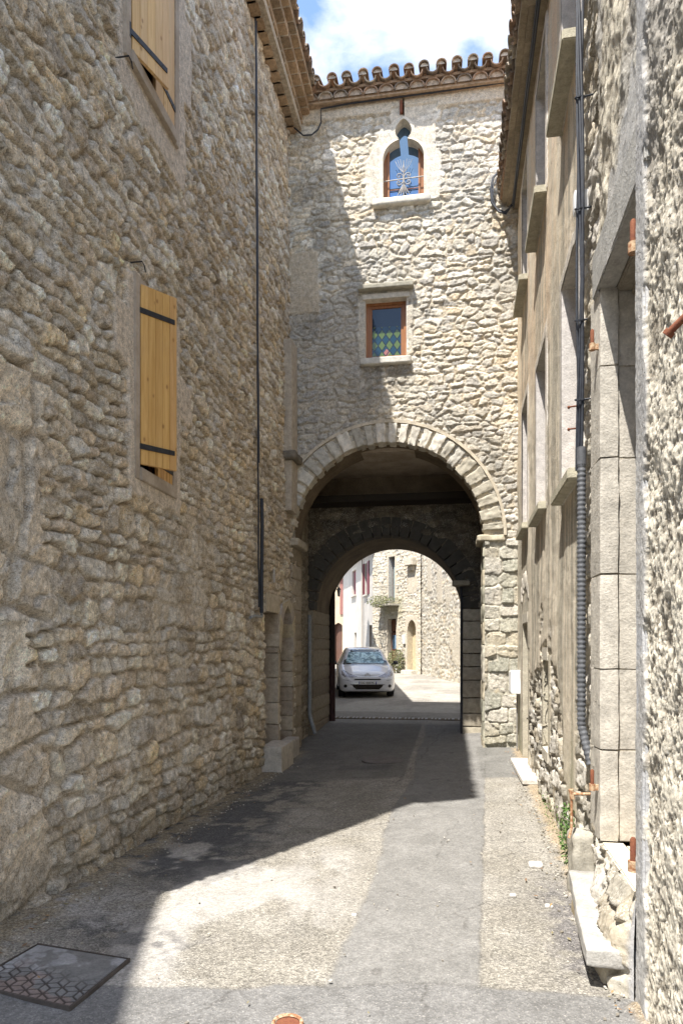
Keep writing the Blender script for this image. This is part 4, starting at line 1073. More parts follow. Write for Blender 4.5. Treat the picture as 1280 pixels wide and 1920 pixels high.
relief_plane('wall', B, d2, -.14, L2+.05, -.2, 8.4, .035, M['tower'], bh, hole2, paint2, .125, .22, 92, PAL_T, (.60, .53, .42), .028, .02, side=1, **kws)
s = MB(); n1 = np.array([-d1[1], d1[0]])
for (O, d, L) in ((O1, d1, L1), (B, d2, L2)): obox(s, O, d, 0, L, -.4, 8.3, -5, -.32)
s.build('house_body', M['plaster'], bh)
def recess(mb, O, d, a, b_, c, dd, dep, cj=(.50,.45,.36), cb=(.05,.035,.03)):
    obox(mb, O, d, a-.08, a, c, dd, -dep, .0, cj); obox(mb, O, d, b_, b_+.08, c, dd, -dep, .0, cj); obox(mb, O, d, a-.08, b_+.08, dd, dd+.12, -dep, .004, cj)
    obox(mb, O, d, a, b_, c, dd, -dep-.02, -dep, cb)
s = MB(); recess(s, B, d2, dA[0], dA[1], .2, hz['pd'][0]+.05, .30, (.60, .53, .40), (.55, .46, .30)); s.build('pointed_doorway', M['ashlar'], bh)
s = MB(); recess(s, B, d2, dB[0], dB[1], .2, hz['gd1'], .26); dd = s.build('doorway', M['ashlar'], bh)
s = MB(); zt = hz['gd1']; obox(s, B, d2, dB[0]+.02, dB[1]-.02, .3, zt-.65, -.24, -.20, (1,1,1)); obox(s, B, d2, dB[0]+.02, dB[1]-.02, zt-.58, zt-.05, -.24, -.21)
s.build('door_leaf', mat_wood('old_brown_door', (.22, .10, .06), (.15, .07, .045), knots=False), dd)
s = MB(); obox(s, B, d2, dB[0]+.1, dB[1]-.1, zt-1.45, zt-.78, -.20, -.19); s.build('door_glass', M['glass'], dd)
s = MB(); recess(s, B, d2, wA[0], wA[1], hz['fw0']-.1, hz['fw1'], .26, (.52,.50,.46)); ww = s.build('balcony_window', M['ashlar'], bh)
s = MB(); obox(s, B, d2, wA[0]+.02, (wA[0]+wA[1])/2+.1, hz['fw0'], hz['fw1']-.1, -.24, -.20); s.build('window_shutter', mat_plain('pale_blue_paint', (.36, .46, .48), .5, 8, .12), ww)
s = MB(); obox(s, B, d2, uof(748), uof(714), hz['bal']-.09, hz['bal'], -.1, .55, (.42,.40,.34))
bal = s.build('balcony', M['ashlar'], bh)
s = MB()
def bp(u, w, z): p = B+d2*u+np.array([-d2[1], d2[0]])*w; return (p[0], p[1], z)
u0, u1 = uof(747), uof(715)
for zz in (.08, .85): s.tube([bp(u0, 0, hz['bal']+zz), bp(u0, .52, hz['bal']+zz), bp(u1, .52, hz['bal']+zz), bp(u1, 0, hz['bal']+zz)], .012, 6)
for k in range(15): u = u0+(u1-u0)*k/14; s.tube([bp(u, .52, hz['bal']), bp(u, .52, hz['bal']+.85)], .006, 5)
s.build('railing', M['iron_grey'], bal)
s = MB(); uL = uof(773)
obox(s, B, d2, uof(781), uof(766), zof(.4, 1058)-.06, zof(.4, 1046), .0, .28, (.58, .53, .44)); obox(s, B, d2, uof(778), uof(768), zof(.4, 1062)-.2, zof(.4, 1058)-.06, .0, .14, (.5, .45, .36)); s.build('stone_corbel', M['ashlar'], bh, bevel=.03)
s = MB(); obox(s, B, d2, dA[0]-.1, dA[1]+.1, .1, .46, -.1, .35, (.62, .58, .50)); s.build('doorstep', M['ashlar'], bh, bevel=.03)
s = MB(); obox(s, B, d2, uof(761), uof(757), zof(.8, 1207), zof(.8, 1190), .0, .10); s.build('letterbox', M['white'], bh)
s = MB(); obox(s, O1, d1, -.2, L1+.1, 8.3, 8.5, -6, .4, (.35,.22,.15)); obox(s, B, d2, -.1, L2+.1, 8.302, 8.5, -6, .38, (.35,.22,.15)); s.build('roof', M['tile'], bh)
nest(bh)
# --- white house
wh = thing('white_house', 'white rendered house beyond the arch with burgundy shutters and a drainpipe', 'house', (-5, 38, .35), FAR)
d3 = unit(P2(Cpt, Dp)); L3 = np.linalg.norm(Dp-Cpt)
def inter(O, d, px):
    k = (px-640)/1280; th = R(YAW); dx = k*math.cos(th)-math.sin(th); dy = math.cos(th)+k*math.sin(th)
    return float(np.linalg.solve(np.array([[d[0], -dx], [d[1], -dy]]), -np.asarray(O))[0])
def zat(O, d, u, py): p = O+d*u; return 1.55+(1212-py)/1280*(-math.sin(R(YAW))*p[0]+math.cos(R(YAW))*p[1])
PL = mat_attr('white_render', .9, 3, .08, 30, .2, .003, .15)
u3 = lambda px: inter(Cpt, d3, px)
wins = [(u3(667), u3(660), zat(Cpt, d3, u3(664), 1116), zat(Cpt, d3, u3(664), 1069)), (u3(689), u3(684), zat(Cpt, d3, u3(686), 1115), zat(Cpt, d3, u3(686), 1056)), (u3(697.5), u3(692), .35, zat(Cpt, d3, u3(695), 1172)), (u3(668), u3(664), .35, zat(Cpt, d3, u3(666), 1186))]
relief_plane('wall', Cpt, d3, 0, L3, -.3, 6.55, .05, PL, wh, lambda U, V: np.logical_or.reduce([(U > a) & (U < b_) & (V > c) & (V < d) for a, b_, c, d in wins]), plain=(.52, .49, .45), seed=95, side=1)
s = MB(); obox(s, Cpt, d3, 0, L3, -.4, 6.5, -5, -.3); s.build('house_body', M['plaster'], wh)
BUR = mat_plain('burgundy_paint', (.17, .03, .045), .55, 12, .12)
for i, (a, b_, c, d) in enumerate(wins):
    s = MB(); recess(s, Cpt, d3, a, b_, c, d, .2, (.6,.57,.52), (.06, .03, .03))
    if i < 2: obox(s, Cpt, d3, a-.12, b_+.12, c-.08, c, .0, .12, (.55,.52,.47))
    o = s.build('window' if i < 2 else 'doorway', PL, wh)
    if i == 0: q = MB(); obox(q, Cpt, d3, a+.1, b_-.02, c+.02, d-.02, -.17, -.12); q.build('shutter', BUR, o)
    if i == 1:
        w = (b_-a)/2
        for (x0, x1) in ((a-w-.15, a-.05), (b_+.05, b_+w+.15)): q = MB(); obox(q, Cpt, d3, x0, x1, c-.02, d+.02, .01, .05); q.build('shutter', BUR, o)
s = MB(); uu = u3(682); p = Cpt+d3*uu+np.array([-d3[1], d3[0]])*.1; s.tube([(p[0], p[1], .3), (p[0], p[1], 6.6)], .045, 8); s.build('drainpipe', mat_plain('beige_pvc', (.46, .42, .37), .5, 5, .1), wh)
s = MB(); obox(s, Cpt, d3, -.2, L3+.1, 6.5, 6.62, -5, .45, (.42,.30,.22))
for i in range(int(L3/.22)):
    p = Cpt+d3*(.1+i*.22)+np.array([-d3[1], d3[0]])*.52; q = Cpt+d3*(.1+i*.22)-np.array([-d3[1], d3[0]])*.6
    s.tile((p[0], p[1], 6.64), (q[0], q[1], 6.95), .10, .09, .016, 1, random.Random(i).choice(TC))
s.build('roof', M['tile'], wh, smooth=True)
nest(wh)
# --- cream house closing the street
ch = thing('cream_house', 'cream house at the far end of the street with a round brown garage door', 'house', (-8, 45.5, .35), FAR)
E0 = np.array([-6.4, 44.2]); E1 = np.array([-11.5, 46.0]); d4 = unit(P2(E0, E1)); L4 = np.linalg.norm(E1-E0)
u4 = lambda px: inter(E0, d4, px)
gA = (u4(642), u4(626)); gz1 = zat(E0, d4, gA[0], 1168)
def h4(U, V):
    um = (gA[0]+gA[1])/2; hw = (gA[1]-gA[0])/2
    return ((np.abs(U-um) < hw) & (V < gz1-hw)) | (np.hypot(U-um, V-gz1+hw) < hw)
relief_plane('wall', E0, d4, -.3, L4, -.3, 6.3, .05, PL, ch, h4, plain=(.56, .46, .33), seed=97, side=1)
s = MB(); obox(s, E0, d4, -.3, L4, -.4, 6.2, -4, -.45); s.build('house_body', M['plaster'], ch)
s = MB(); obox(s, E0, d4, gA[0]-.3, gA[1]+.3, .2, gz1+.2, -.35, -.28); s.build('garage_door', mat_wood('brown_garage_door', (.16, .085, .06), (.11, .06, .045), knots=False), ch)
s = MB(); obox(s, E0, d4, u4(644), u4(638), zat(E0, d4, .5, 1152), zat(E0, d4, .5, 1085), .02, .08); s.build('shutter', mat_plain('faded_red_paint', (.30, .14, .12), .6, 12, .15), ch)
s = MB(); obox(s, E0, d4, -.5, L4, 6.2, 6.3, -4, .35, (.42,.30,.22))
for i in range(int(L4/.24)):
    p = E0+d4*(-.3+i*.24)+np.array([-d4[1], d4[0]])*.42; q = p-np.array([-d4[1], d4[0]])*1.5
    s.tile((p[0], p[1], 6.34), (q[0], q[1], 6.9), .11, .10, .016, 1, random.Random(i).choice(TC))
s.build('roof', M['tile'], ch, smooth=True)
nest(ch)
# --- shaded row on the left of the far street
rh_ = thing('row_house', 'grey shaded house just behind the left side of the arch', 'house', (-4.3, 20, 0), FAR)
G0 = np.array([-3.02, 14.35]); G1 = np.array([-5.75, 33.0]); d5 = unit(P2(G0, G1)); L5 = np.linalg.norm(G1-G0)
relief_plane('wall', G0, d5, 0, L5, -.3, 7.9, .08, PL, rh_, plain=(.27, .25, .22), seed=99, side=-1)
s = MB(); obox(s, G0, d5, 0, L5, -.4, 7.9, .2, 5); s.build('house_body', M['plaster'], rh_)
s = MB(); obox(s, G0, d5, -.1, L5, 7.9, 8.05, -.35, 5.2, (.36,.24,.17)); s.build('roof', M['tile'], rh_)
s = MB(); p = G0+d5*9.0+np.array([d5[1], -d5[0]])*.10; s.tube([(p[0], p[1], .3), (p[0], p[1], 7.8)], .045, 8); s.build('drainpipe', M['white'], rh_)
nest(rh_)
# wall lamp on the row
u5 = inter(G0, d5, 617.5); p = G0+d5*min(u5 if u5 > 0 else 16, 17); n5 = np.array([d5[1], -d5[0]])
def lamp():
    t = thing('wall_lantern', 'black wall lantern on a bracket above the parked car', 'street lamp', (p[0], p[1], 4.2))
    q = p+n5*.40; s = MB(); s.tube([(p[0], p[1], 4.02), (*(p+n5*.25), 4.12), (q[0], q[1], 4.10)], .018, 6); s.build('bracket', M['iron'], t)
    s = MB(); r = .17
    def ring(z, r): return [(q[0]+r*math.cos(a), q[1]+r*math.sin(a), z) for a in [math.pi/4+math.pi/2*k for k in range(4)]]
    a, b_ = ring(3.72, .06), ring(3.98, .11); s.hexa(a+b_); s.build('lantern_glass', mat_glass('lantern_glass', (.10, .10, .09), .1, .6), t)
    s = MB(); s.hexa(ring(3.98, .13)+ring(4.10, .03)); s.build('lantern_cap', M['iron'], t); s = MB(); s.hexa(ring(3.69, .04)+ring(3.72, .07)); s.build('lantern_base', M['iron'], t)
    nest(t)
lamp()
# --- house behind the camera whose shadow falls on the lane
nb = thing('corner_house', 'plain plaster house on the left just behind the viewpoint', 'house', (-4, -3, 0))
V = [(-4.0, .05), (-2.35, -5.2), (-9, -7.3), (-10, -.4)]
MB().hexa([(x, y, -.3) for x, y in V]+[(x, y, 8.7) for x, y in V], (.5,.45,.38)).build('wall', PL, nb)
c = np.mean(V, axis=0); V2 = [tuple(c+(np.array(v)-c)*1.09) for v in V]
MB().hexa([(x, y, 8.72) for x, y in V2]+[(x*.6+c[0]*.4, y*.6+c[1]*.4, 9.6) for x, y in V2], (.4,.27,.19)).build('roof', M['tile'], nb)
nest(nb)

# ================================================================ PARKED CAR
def catmull(P, n):
    P = np.asarray(P, float); m = len(P); out = []
    for i in range(m-1):
        p0 = P[max(i-1, 0)]; p1 = P[i]; p2 = P[i+1]; p3 = P[min(i+2, m-1)]
        for k in range(n):
            t = k/n; out.append(.5*((2*p1)+(-p0+p2)*t+(2*p0-5*p1+4*p2-p3)*t*t+(-p0+3*p1-3*p2+p3)*t**3))
    out.append(P[-1]); return np.array(out)
def make_car():
    car = thing('parked_car', 'white compact hatchback facing the camera, parked behind the arch with a silver sunshade behind its windscreen', 'car', (0, 0, 0))
    car['label'] = 'white compact hatchback parked beyond the arch, silver sunshade behind its windscreen'
    # y, half width, bottom, belt, top, roof half width
    S = [(-.02, .50, .30, .46, .52, .40), (.03, .70, .22, .56, .64, .55), (.16, .80, .19, .68, .75, .62), (.40, .845, .19, .78, .83, .66), (.75, .855, .19, .88, .94, .68), (1.02, .86, .19, .95, 1.02, .66), (1.40, .86, .19, .98, 1.32, .585), (1.75, .86, .19, .99, 1.47, .56), (2.3, .86, .19, 1.0, 1.52, .565), (3.0, .855, .19, 1.01, 1.50, .56), (3.55, .84, .2, 1.02, 1.38, .53), (3.85, .78, .24, .98, 1.08, .55), (3.94, .68, .32, .80, .88, .5)]
    rows = []
    for (y, hw, zb, be, tp, rw) in S:
        rows.append([(0, y, zb), (hw*.55, y, zb), (hw*.90, y, zb+.01), (hw*.985, y, zb+.12), (hw, y, (zb+be)*.52), (hw*.985, y, be*.93), (hw*.93, y, be+.0), (rw+(hw*.93-rw)*.45, y, be+(tp-be)*.55), (rw, y, tp-.035), (rw*.75, y, tp-.004), (rw*.4, y, tp+.012), (0, y, tp+.016)])
    G = np.array(rows); G = catmull(G, 5); G = np.transpose(catmull(np.transpose(G, (1, 0, 2)), 4), (1, 0, 2))
    n, m = G.shape[:2]
    full = np.concatenate([G, (G*[-1, 1, 1])[:, ::-1][:, 1:]], 1); mm = full.shape[1]
    # wheel arches
    def arch(U): return 0
    Vv = full.reshape(-1, 3).copy(); F = []
    for i in range(n-1):
        for j in range(mm-1):
            c = full[i:i+2, j:j+2].reshape(-1, 3).mean(0)
            if abs(c[0]) > .70 and any(math.hypot(c[1]-yw, c[2]-.30) < .35 for yw in (.72, 3.20)): continue
            F.append((i*mm+j, (i+1)*mm+j, (i+1)*mm+j+1, i*mm+j+1))
    F.append(tuple(range(mm))); F.append(tuple((n-1)*mm+k for k in range(mm))[::-1])
    paint = mat_paint('white_car_paint', (.70, .71, .74))
    body = MB().add(Vv, F).build('body', paint, car, smooth=2)
    bvh = BVHTree.FromPolygons([Vector(v) for v in Vv], [tuple(f) for f in F])
    def decal(name, outline, mat, axis='front', off=.006, parent=None, rings=4, sx=1):
        outline = [Vector(p) for p in outline]; c = sum(outline, Vector((0, 0)))/len(outline); V = []; F = []; N = len(outline)
        for k in range(rings+1):
            for p in outline:
                q = c+(p-c)*(k/rings)
                if axis == 'front': o = Vector((q.x, -2, q.y)); d = Vector((0, 1, 0))
                else: o = Vector((sx*2, q.x, q.y)); d = Vector((-sx, 0, 0))
                hit = bvh.ray_cast(o, d); h = hit[0] if hit[0] is not None else (V[-1]+d*off if V else o+d*1.5)
                V.append(h-d*off)
        for k in range(rings):
            for j in range(N): F.append((k*N+j, k*N+(j+1) % N, (k+1)*N+(j+1) % N, (k+1)*N+j))
        return MB().add([tuple(v) for v in V], F).build(name, mat, parent or car, smooth=2)
    dens = lambda P, n=4: [tuple(np.array(P[i])*(1-k/n)+np.array(P[(i+1) % len(P)])*(k/n)) for i in range(len(P)) for k in range(n)]
    glass = mat_glass('windscreen_tint', (.02, .035, .04), .05, .8)
    tg = NT('sunshade_behind_glass'); nn = tg.noise(5, 4, .6, tg.obj((1, 1, .7)), 1.5); cc = tg.mix(tg.rng(nn, .42, .58, 0, 1), (.03, .09, .11), (.42, .60, .62)); shade = tg.done(cc, .12, tg.bump(nn, .5, .02), .2, .8)
    ws = decal('windscreen', dens([(-.70, .985), (.70, .985), (.555, 1.43), (.3, 1.455), (-.3, 1.455), (-.555, 1.43)], 5), glass, rings=5)
    decal('sunshade', dens([(-.62, 1.02), (.60, 1.02), (.50, 1.37), (-.50, 1.37)], 5), shade, off=.012, parent=ws, rings=5)
    for sx in (1, -1):
        decal('side_window', dens([(1.25, 1.02), (3.5, 1.04), (3.35, 1.30), (3.0, 1.42), (2.0, 1.45), (1.72, 1.38)], 4), glass, 'side', .006, rings=4, sx=sx)
    chrome = mat_plain('headlight_lens', (.13, .13, .15), .15, 60, .6, .6, .01, .5, .8, col2=(.45, .45, .48), n2=90)
    for sx in (-1, 1):
        hl = decal('headlight', dens([(sx*.30, .645), (sx*.46, .62), (sx*.68, .635), (sx*.77, .69), (sx*.765, .80), (sx*.72, .845), (sx*.62, .79), (sx*.45, .70)], 3), chrome, off=.008)
        decal('fog_lamp', [(sx*.66+.05*math.cos(a), .365+.05*math.sin(a)) for a in np.linspace(0, 2*math.pi, 13)[:-1]], M['iron'], off=.006, rings=2)
        decal('bumper_slit', dens([(sx*.55, .525), (sx*.72, .545), (sx*.735, .56), (sx*.56, .535)], 2), M['iron'], off=.005, rings=2)
        s = MB(); T, F_ = TEMPL[4]; q = T/np.maximum(np.linalg.norm(T, axis=1, keepdims=True), 1e-6)*np.linalg.norm(T, axis=1, keepdims=True).clip(1, 1.3)*.8
        s.add(q*[.10, .055, .075]+[sx*.97, 1.28, 1.03], F_); s.tube([(sx*.84, 1.28, .98), (sx*.92, 1.28, 1.0)], .02, 6); s.build('wing_mirror', M['iron'], car, smooth=2)
    decal('lower_grille', dens([(-.46, .405), (.46, .405), (.43, .34), (.34, .265), (-.34, .265), (-.43, .34)], 4), M['interior'], off=.006)
    decal('upper_grille', dens([(-.40, .545), (.40, .545), (.385, .58), (-.385, .58)], 5), M['interior'], off=.006)
    decal('chrome_strip', dens([(-.38, .695), (0, .672), (.38, .695), (.38, .706), (0, .684), (-.38, .706)], 4), M['iron_grey'], off=.007)
    for dz in (0, .035):
        s_ = decal('emblem', dens([(-.085, .655+dz), (0, .70+dz), (.085, .655+dz), (.085, .675+dz), (0, .722+dz), (-.085, .675+dz)], 2), M['iron_grey'], off=.012, rings=2)
    pl = decal('number_plate', dens([(-.26, .415), (.26, .415), (.26, .50), (-.26, .50)], 3), M['white'], off=.012, rings=3)
    blue = mat_plain('plate_blue', (.01, .03, .25), .5)
    for a in (-.26, .235): decal('plate_band', dens([(a, .415), (a+.025, .415), (a+.025, .50), (a, .50)], 2), blue, off=.015, parent=pl, rings=1)
    cu = bpy.data.curves.new('plate_text', 'FONT'); cu.body = 'DC 258 PC'; cu.size = .088; cu.align_x = 'CENTER'; cu.align_y = 'CENTER'; cu.extrude = .001
    tx = bpy.data.objects.new('plate_text', cu); COL.objects.link(tx); dg = bpy.context.evaluated_depsgraph_get(); me = bpy.data.meshes.new_from_object(tx.evaluated_get(dg)); bpy.data.objects.remove(tx)
    hit = bvh.ray_cast(Vector((0, -2, .458)), Vector((0, 1, 0)))[0]
    for v in me.vertices: v.co = (v.co.x, hit.y-.017-v.co.z, .458+v.co.y)
    o = bpy.data.objects.new('plate_text', me); finish(o, M['interior'], pl)
    for (x, y) in ((-.74, .72), (.74, .72), (-.74, 3.2), (.74, 3.2)):
        s = MB(); sx = 1 if x > 0 else -1; prof = [(.0, .17), (.0, .30), (.03, .325), (.16, .325), (.19, .30), (.19, .2)]; Vt = []; Ft = []; N = 28
        for k in range(N):
            a = 2*math.pi*k/N
            for (w, r) in prof: Vt.append((x+sx*(.10-w), y+r*math.cos(a), .325+r*math.sin(a)))
        for k in range(N):
            for j in range(5): Ft.append((k*6+j, ((k+1) % N)*6+j, ((k+1) % N)*6+j+1, k*6+j+1))
        s.add(Vt, Ft); w = s.build('wheel', mat_plain('tyre_rubber', (.018, .018, .02), .85) if x == -.74 and y == .72 else bpy.data.materials['tyre_rubber'], car, smooth=2)
        s = MB(); s.tube([(x+sx*.06, y, .325), (x+sx*.085, y, .325)], .19, 20); s.tube([(x+sx*.06, y, .325), (x+sx*.095, y, .325)], .05, 10); s.build('rim', M['iron_grey'], w)
    MB().box((-.70, .3, .17), (.70, 3.7, .40)).build('underbody', M['interior'], car)
    return car
car = make_car()
car.location = (-2.44, 20.15, gzf(-2.3, 20.2)); car.rotation_euler = (0, 0, R(11))

# ================================================================ PIPES, CABLES, BOXES
rnd = random.Random(40)
def wig(n, a): return [rnd.uniform(-a, a) for _ in range(n)]
s = MB(); zz = np.linspace(2.05, 9.55, 26); wy = wig(26, .012); s.tube([(lx(z)+.045, 8.42+w, z) for z, w in zip(zz, wy)], .011, 6)
zz = np.linspace(3.9, 9.55, 20); wy = wig(20, .014); s.tube([(lx(z)+.05, 8.445+w, z) for z, w in zip(zz, wy)], .008, 6)
tag(s.build('wall_cable', M['cable'], None, smooth=True), 'thin black cable running straight down the left stone wall', 'cable')
s = MB(); s.tube([(-2.40, 8.50, 1.98), (-2.40, 8.50, 2.4), (-2.395, 8.51, 3.1), (-2.40, 8.5, 3.45)], .024, 10)
t = s.build('cable_guard', M['cable'], None, smooth=True); tag(t, 'dark grey pipe guarding the foot of the cable on the left wall', 'pipe')
s = MB(); s.tube([(-2.40, 8.50, 2.0), (-2.40, 8.50, 1.93), (-2.40, 8.2, 1.93), (-2.40, 8.0, 1.90)], .018, 8)
tag(s.build('elbow_pipe', M['pvc'], None, smooth=True), 'short grey horizontal pipe elbow below the dark pipe on the left wall', 'pipe')
s = MB(); s.tube([(-2.52, 12.1, 2.12), (-2.52, 12.1, 1.0), (-2.52, 12.1, .34), (-2.50, 12.08, .25), (-2.40, 12.0, -.02)], .035, 10)
tag(s.build('downpipe', M['pvc'], None, smooth=True), 'grey downpipe with bent foot inside the left side of the passage', 'pipe')
s = MB(); s.tube([(-2.46, 14.1, -.05), (-2.46, 14.1, 1.2)], .07, 10, (1,1,1)); p_ = s.build('gate_post', mat_plain('dark_brown_post', (.05, .022, .018), .8), None); tag(p_, 'dark post at the far left edge of the archway', 'post')
s = MB(); s.tube([(-2.46, 14.1, 1.2), (-2.46, 14.1, 3.0)], .065, 10); s.build('upper_post', M['interior'], p_)
s = MB(); s.tube([(.185, 12.34, -.05), (.185, 12.34, 2.62)], .022, 8); tag(s.build('passage_pipe', M['cable'], None, smooth=True), 'slim dark pipe at the right edge of the far archway', 'pipe')
# bundle on the right wall
by = 4.47; bx = float(wx(by))-.055
s = MB()
for k in range(5):
    zz = np.linspace(2.66, 7.9, 30); ph = rnd.uniform(0, 6)
    s.tube([(bx+.016*math.cos(ph+z*1.7), by+.016*math.sin(ph+z*1.3)+.01*math.sin(z*.9), z) for z in zz], .0095, 6)
cb = s.build('cable_bundle', M['cable'], None, smooth=True); tag(cb, 'bundle of twisted black cables climbing the right wall', 'cable')
for z in (3.1, 3.6, 4.3, 5.0, 5.75, 6.4, 7.1):
    q = MB(); q.tube([(bx+.028*math.cos(a), by+.028*math.sin(a), z+.012*math.sin(a)) for a in np.linspace(0, 6.28, 12)], .006, 5); q.tube([(bx, by, z), (bx+.11, by-.02, z)], .006, 5); q.build('cable_clip', M['cable'], cb)
s = MB(); zz = np.arange(.82, 2.72, .0075); rr = [.028 if (i % 4) < 2 else .0245 for i in range(len(zz))]
pts = [(bx+.01+(.05*max(0, (1.05-z)/.25)), by-.0-.06*max(0, (1.05-z)/.25), z) for z in zz]; s.tube(pts, rr, 12); s.tube([(bx+.01, by, 2.69), (bx+.01, by, 2.80)], .030, 12)
tag(s.build('corrugated_conduit', M['conduit'], None, smooth=True), 'grey corrugated conduit covering the lower cables on the right wall', 'conduit')
s = MB(); s.rock((bx-.03, by+.02, 4.30), (bx+.06, by+.09, 4.44), .01, .001, 4, 1); tag(s.build('junction_box', M['white'], None), 'small white junction box beside the black cable bundle', 'box')
s = MB(); yy = np.linspace(1.8, 10.2, 40)
s.tube([(float(wx(y))-.09, y, ztop(y)-.05+.012*math.sin(y*5)) for y in yy], .016, 6); s.tube([(float(wx(y))-.075, y, ztop(y)-.075+.012*math.sin(y*4+1)) for y in yy], .011, 6)
s.tube([(.87, 10.2, 7.98), (.80, 10.34, 7.95), (.70, 10.36, 8.0), (.60, 10.37, 8.15), (.585, 10.37, 8.35), (.62, 10.37, 8.52), (.68, 10.4, 8.6)], .018, 6)
s.tube([(.87, 10.2, 7.96), (.78, 10.35, 7.98), (.66, 10.36, 8.06), (.61, 10.36, 8.22), (.62, 10.37, 8.4), (.70, 10.38, 8.55)], .012, 6)
ec = s.build('eaves_cable', M['cable'], None, smooth=True); tag(ec, 'dark cable under the right eaves ending in a loop on the tower', 'cable')
s = MB(); s.tube([(-2.4, 10.33, 9.6), (-2.25, 10.32, 9.45), (-2.12, 10.34, 9.46), (-2.03, 10.37, 9.55), (-1.98, 10.37, 9.66), (-1.98, 10.36, 9.86), (-1.5, 10.36, 9.885), (-.4, 10.36, 9.89), (.4, 10.36, 9.90), (.95, 10.36, 9.91)], .012, 6)
tag(s.build('tower_cable', M['cable'], None, smooth=True), 'thin cable running along the tower just under its roof tiles', 'cable')
mb_ = thing('meter_box', 'white plastic meter box on the corner beside the tower', 'box', (.90, 10.0, .88))
s = MB(); s.rock((.835, 9.86, .88), (.99, 10.16, 1.21), .012, .001, 6, 1); s.build('housing', M['white'], mb_, smooth=True)
s = MB(); s.box((.832, 9.88, .90), (.842, 10.14, 1.19)); s.build('cover', M['white'], mb_, bevel=.004); s = MB(); s.tube([(.93, 10.0, .88), (.93, 10.0, 0)], .012, 6); s.build('feed_pipe', M['iron_grey'], mb_)
nest(mb_)
s = MB(); s.tube([(.86, 2.26, 2.66), (.745, 2.32, 2.61), (.70, 2.35, 2.57)], [.012, .012, .012], 10); s.tube([(.702, 2.349, 2.572), (.692, 2.356, 2.560)], .018, 10)
tag(s.build('iron_spike', M['rust'], None, smooth=True), 'thick rusty iron nail sticking out of the roughcast wall at the right edge', 'nail')
s = MB(); X0 = float(wx(4.35))-.06
s.tube([(X0-.05, 4.42, .63), (X0+.1, 4.40, .64)], .010, 6); s.tube([(X0-.05, 4.42, .65), (X0-.05, 4.42, .42), (X0-.07, 4.40, .36)], .009, 6); s.tube([(X0-.055, 4.42, .66), (X0-.045, 4.42, .60)], .016, 8)
tag(s.build('rusty_hook', M['rust_orange'], None, smooth=True), 'orange rusty iron hook low on the right wall above the bench stone', 'hook')
for z in (3.02, 3.17):
    s = MB(); X0 = float(wx(4.86)); s.tube([(X0, 4.78, z), (X0-.07, 4.80, z), (X0-.075, 4.81, z)], [.006, .006, .012], 8)
    tag(s.build('wall_bolt', M['rust'], None), ['lower of two rusty bolts in the plaster left of the cables', 'upper of two rusty bolts in the plaster left of the cables'][z > 3.1], 'bolt', 'pair of rusty bolts')
# steps and slabs
def stone(nm, a, b_, r, amp, col, label, cat, seed, n=10):
    s = MB().rock(a, b_, r, amp, n, seed, col); return tag(s.build(nm, M['ashlar'], None, smooth=2), label, cat)
s = MB().rock((.63, 3.20, .105), (.95, 4.30, .195), .014, .012, 10, 1, (.37, .355, .325), lambda w: w+np.stack([np.clip(w[:, 1]-3.2, 0, 2)*.10-.035, w[:, 1]*0, w[:, 1]*0], 1)); tag(s.build('bench_stone', M['ashlar'], None, smooth=2), 'low pale stone slab at the foot of the right wall near the viewer', 'slab')
stone('support_stone', (.68, 3.28, -.05), (.80, 3.46, .108), .03, .015, (.44, .38, .28), 'ochre stone propping up the near end of the pale slab', 'stone', 2, 6)
stone('back_support_stone', (.70, 3.95, -.05), (.84, 4.2, .108), .03, .015, (.40, .33, .22), 'stone holding up the far end of the pale slab', 'stone', 6, 6)
stone('threshold_slab', (.775, 7.75, .02), (1.0, 9.25, .085), .012, .004, (.60, .56, .50), 'flat white threshold slab by the doorway on the right', 'slab', 3)
stone('block_stone', (.74, 4.36, -.02), (.88, 4.60, .40), .04, .035, (.36, .335, .28), 'upright grey block at the foot of the right wall behind the pale slab', 'stone', 11)
stone('door_step', (-2.5, 8.76, -.2), (-2.20, 9.45, .22), .012, .005, (.46, .42, .36), 'tall pale step block under the square doorway on the left', 'step', 4)
stone('low_step', (-2.5, 9.5, -.2), (-2.30, 10.3, .16), .015, .006, (.38, .35, .31), 'lower grey step under the pointed doorway on the left', 'step', 5)
for i, (x, y, r) in enumerate(((.585, 4.95, .035), (.38, 4.35, .016), (.575, 4.20, .018), (-.55, 3.9, .010))):
    s = MB().rock((x-r*1.3, y-r, gzf(x, y)-.004), (x+r*1.3, y+r, gzf(x, y)+r*.9), r*.4, r*.25, 6, 20+i, (.62, .59, .54))
    tag(s.build('loose_stone', M['ashlar'], None, smooth=2), ['white stone lying on the gravel near the right wall', 'small white pebble on the gravel right of the smooth asphalt', 'tiny white pebble on the dark gravel patch', 'tiny pale pebble in the sun on the left'][i], 'stone', 'loose white stones')
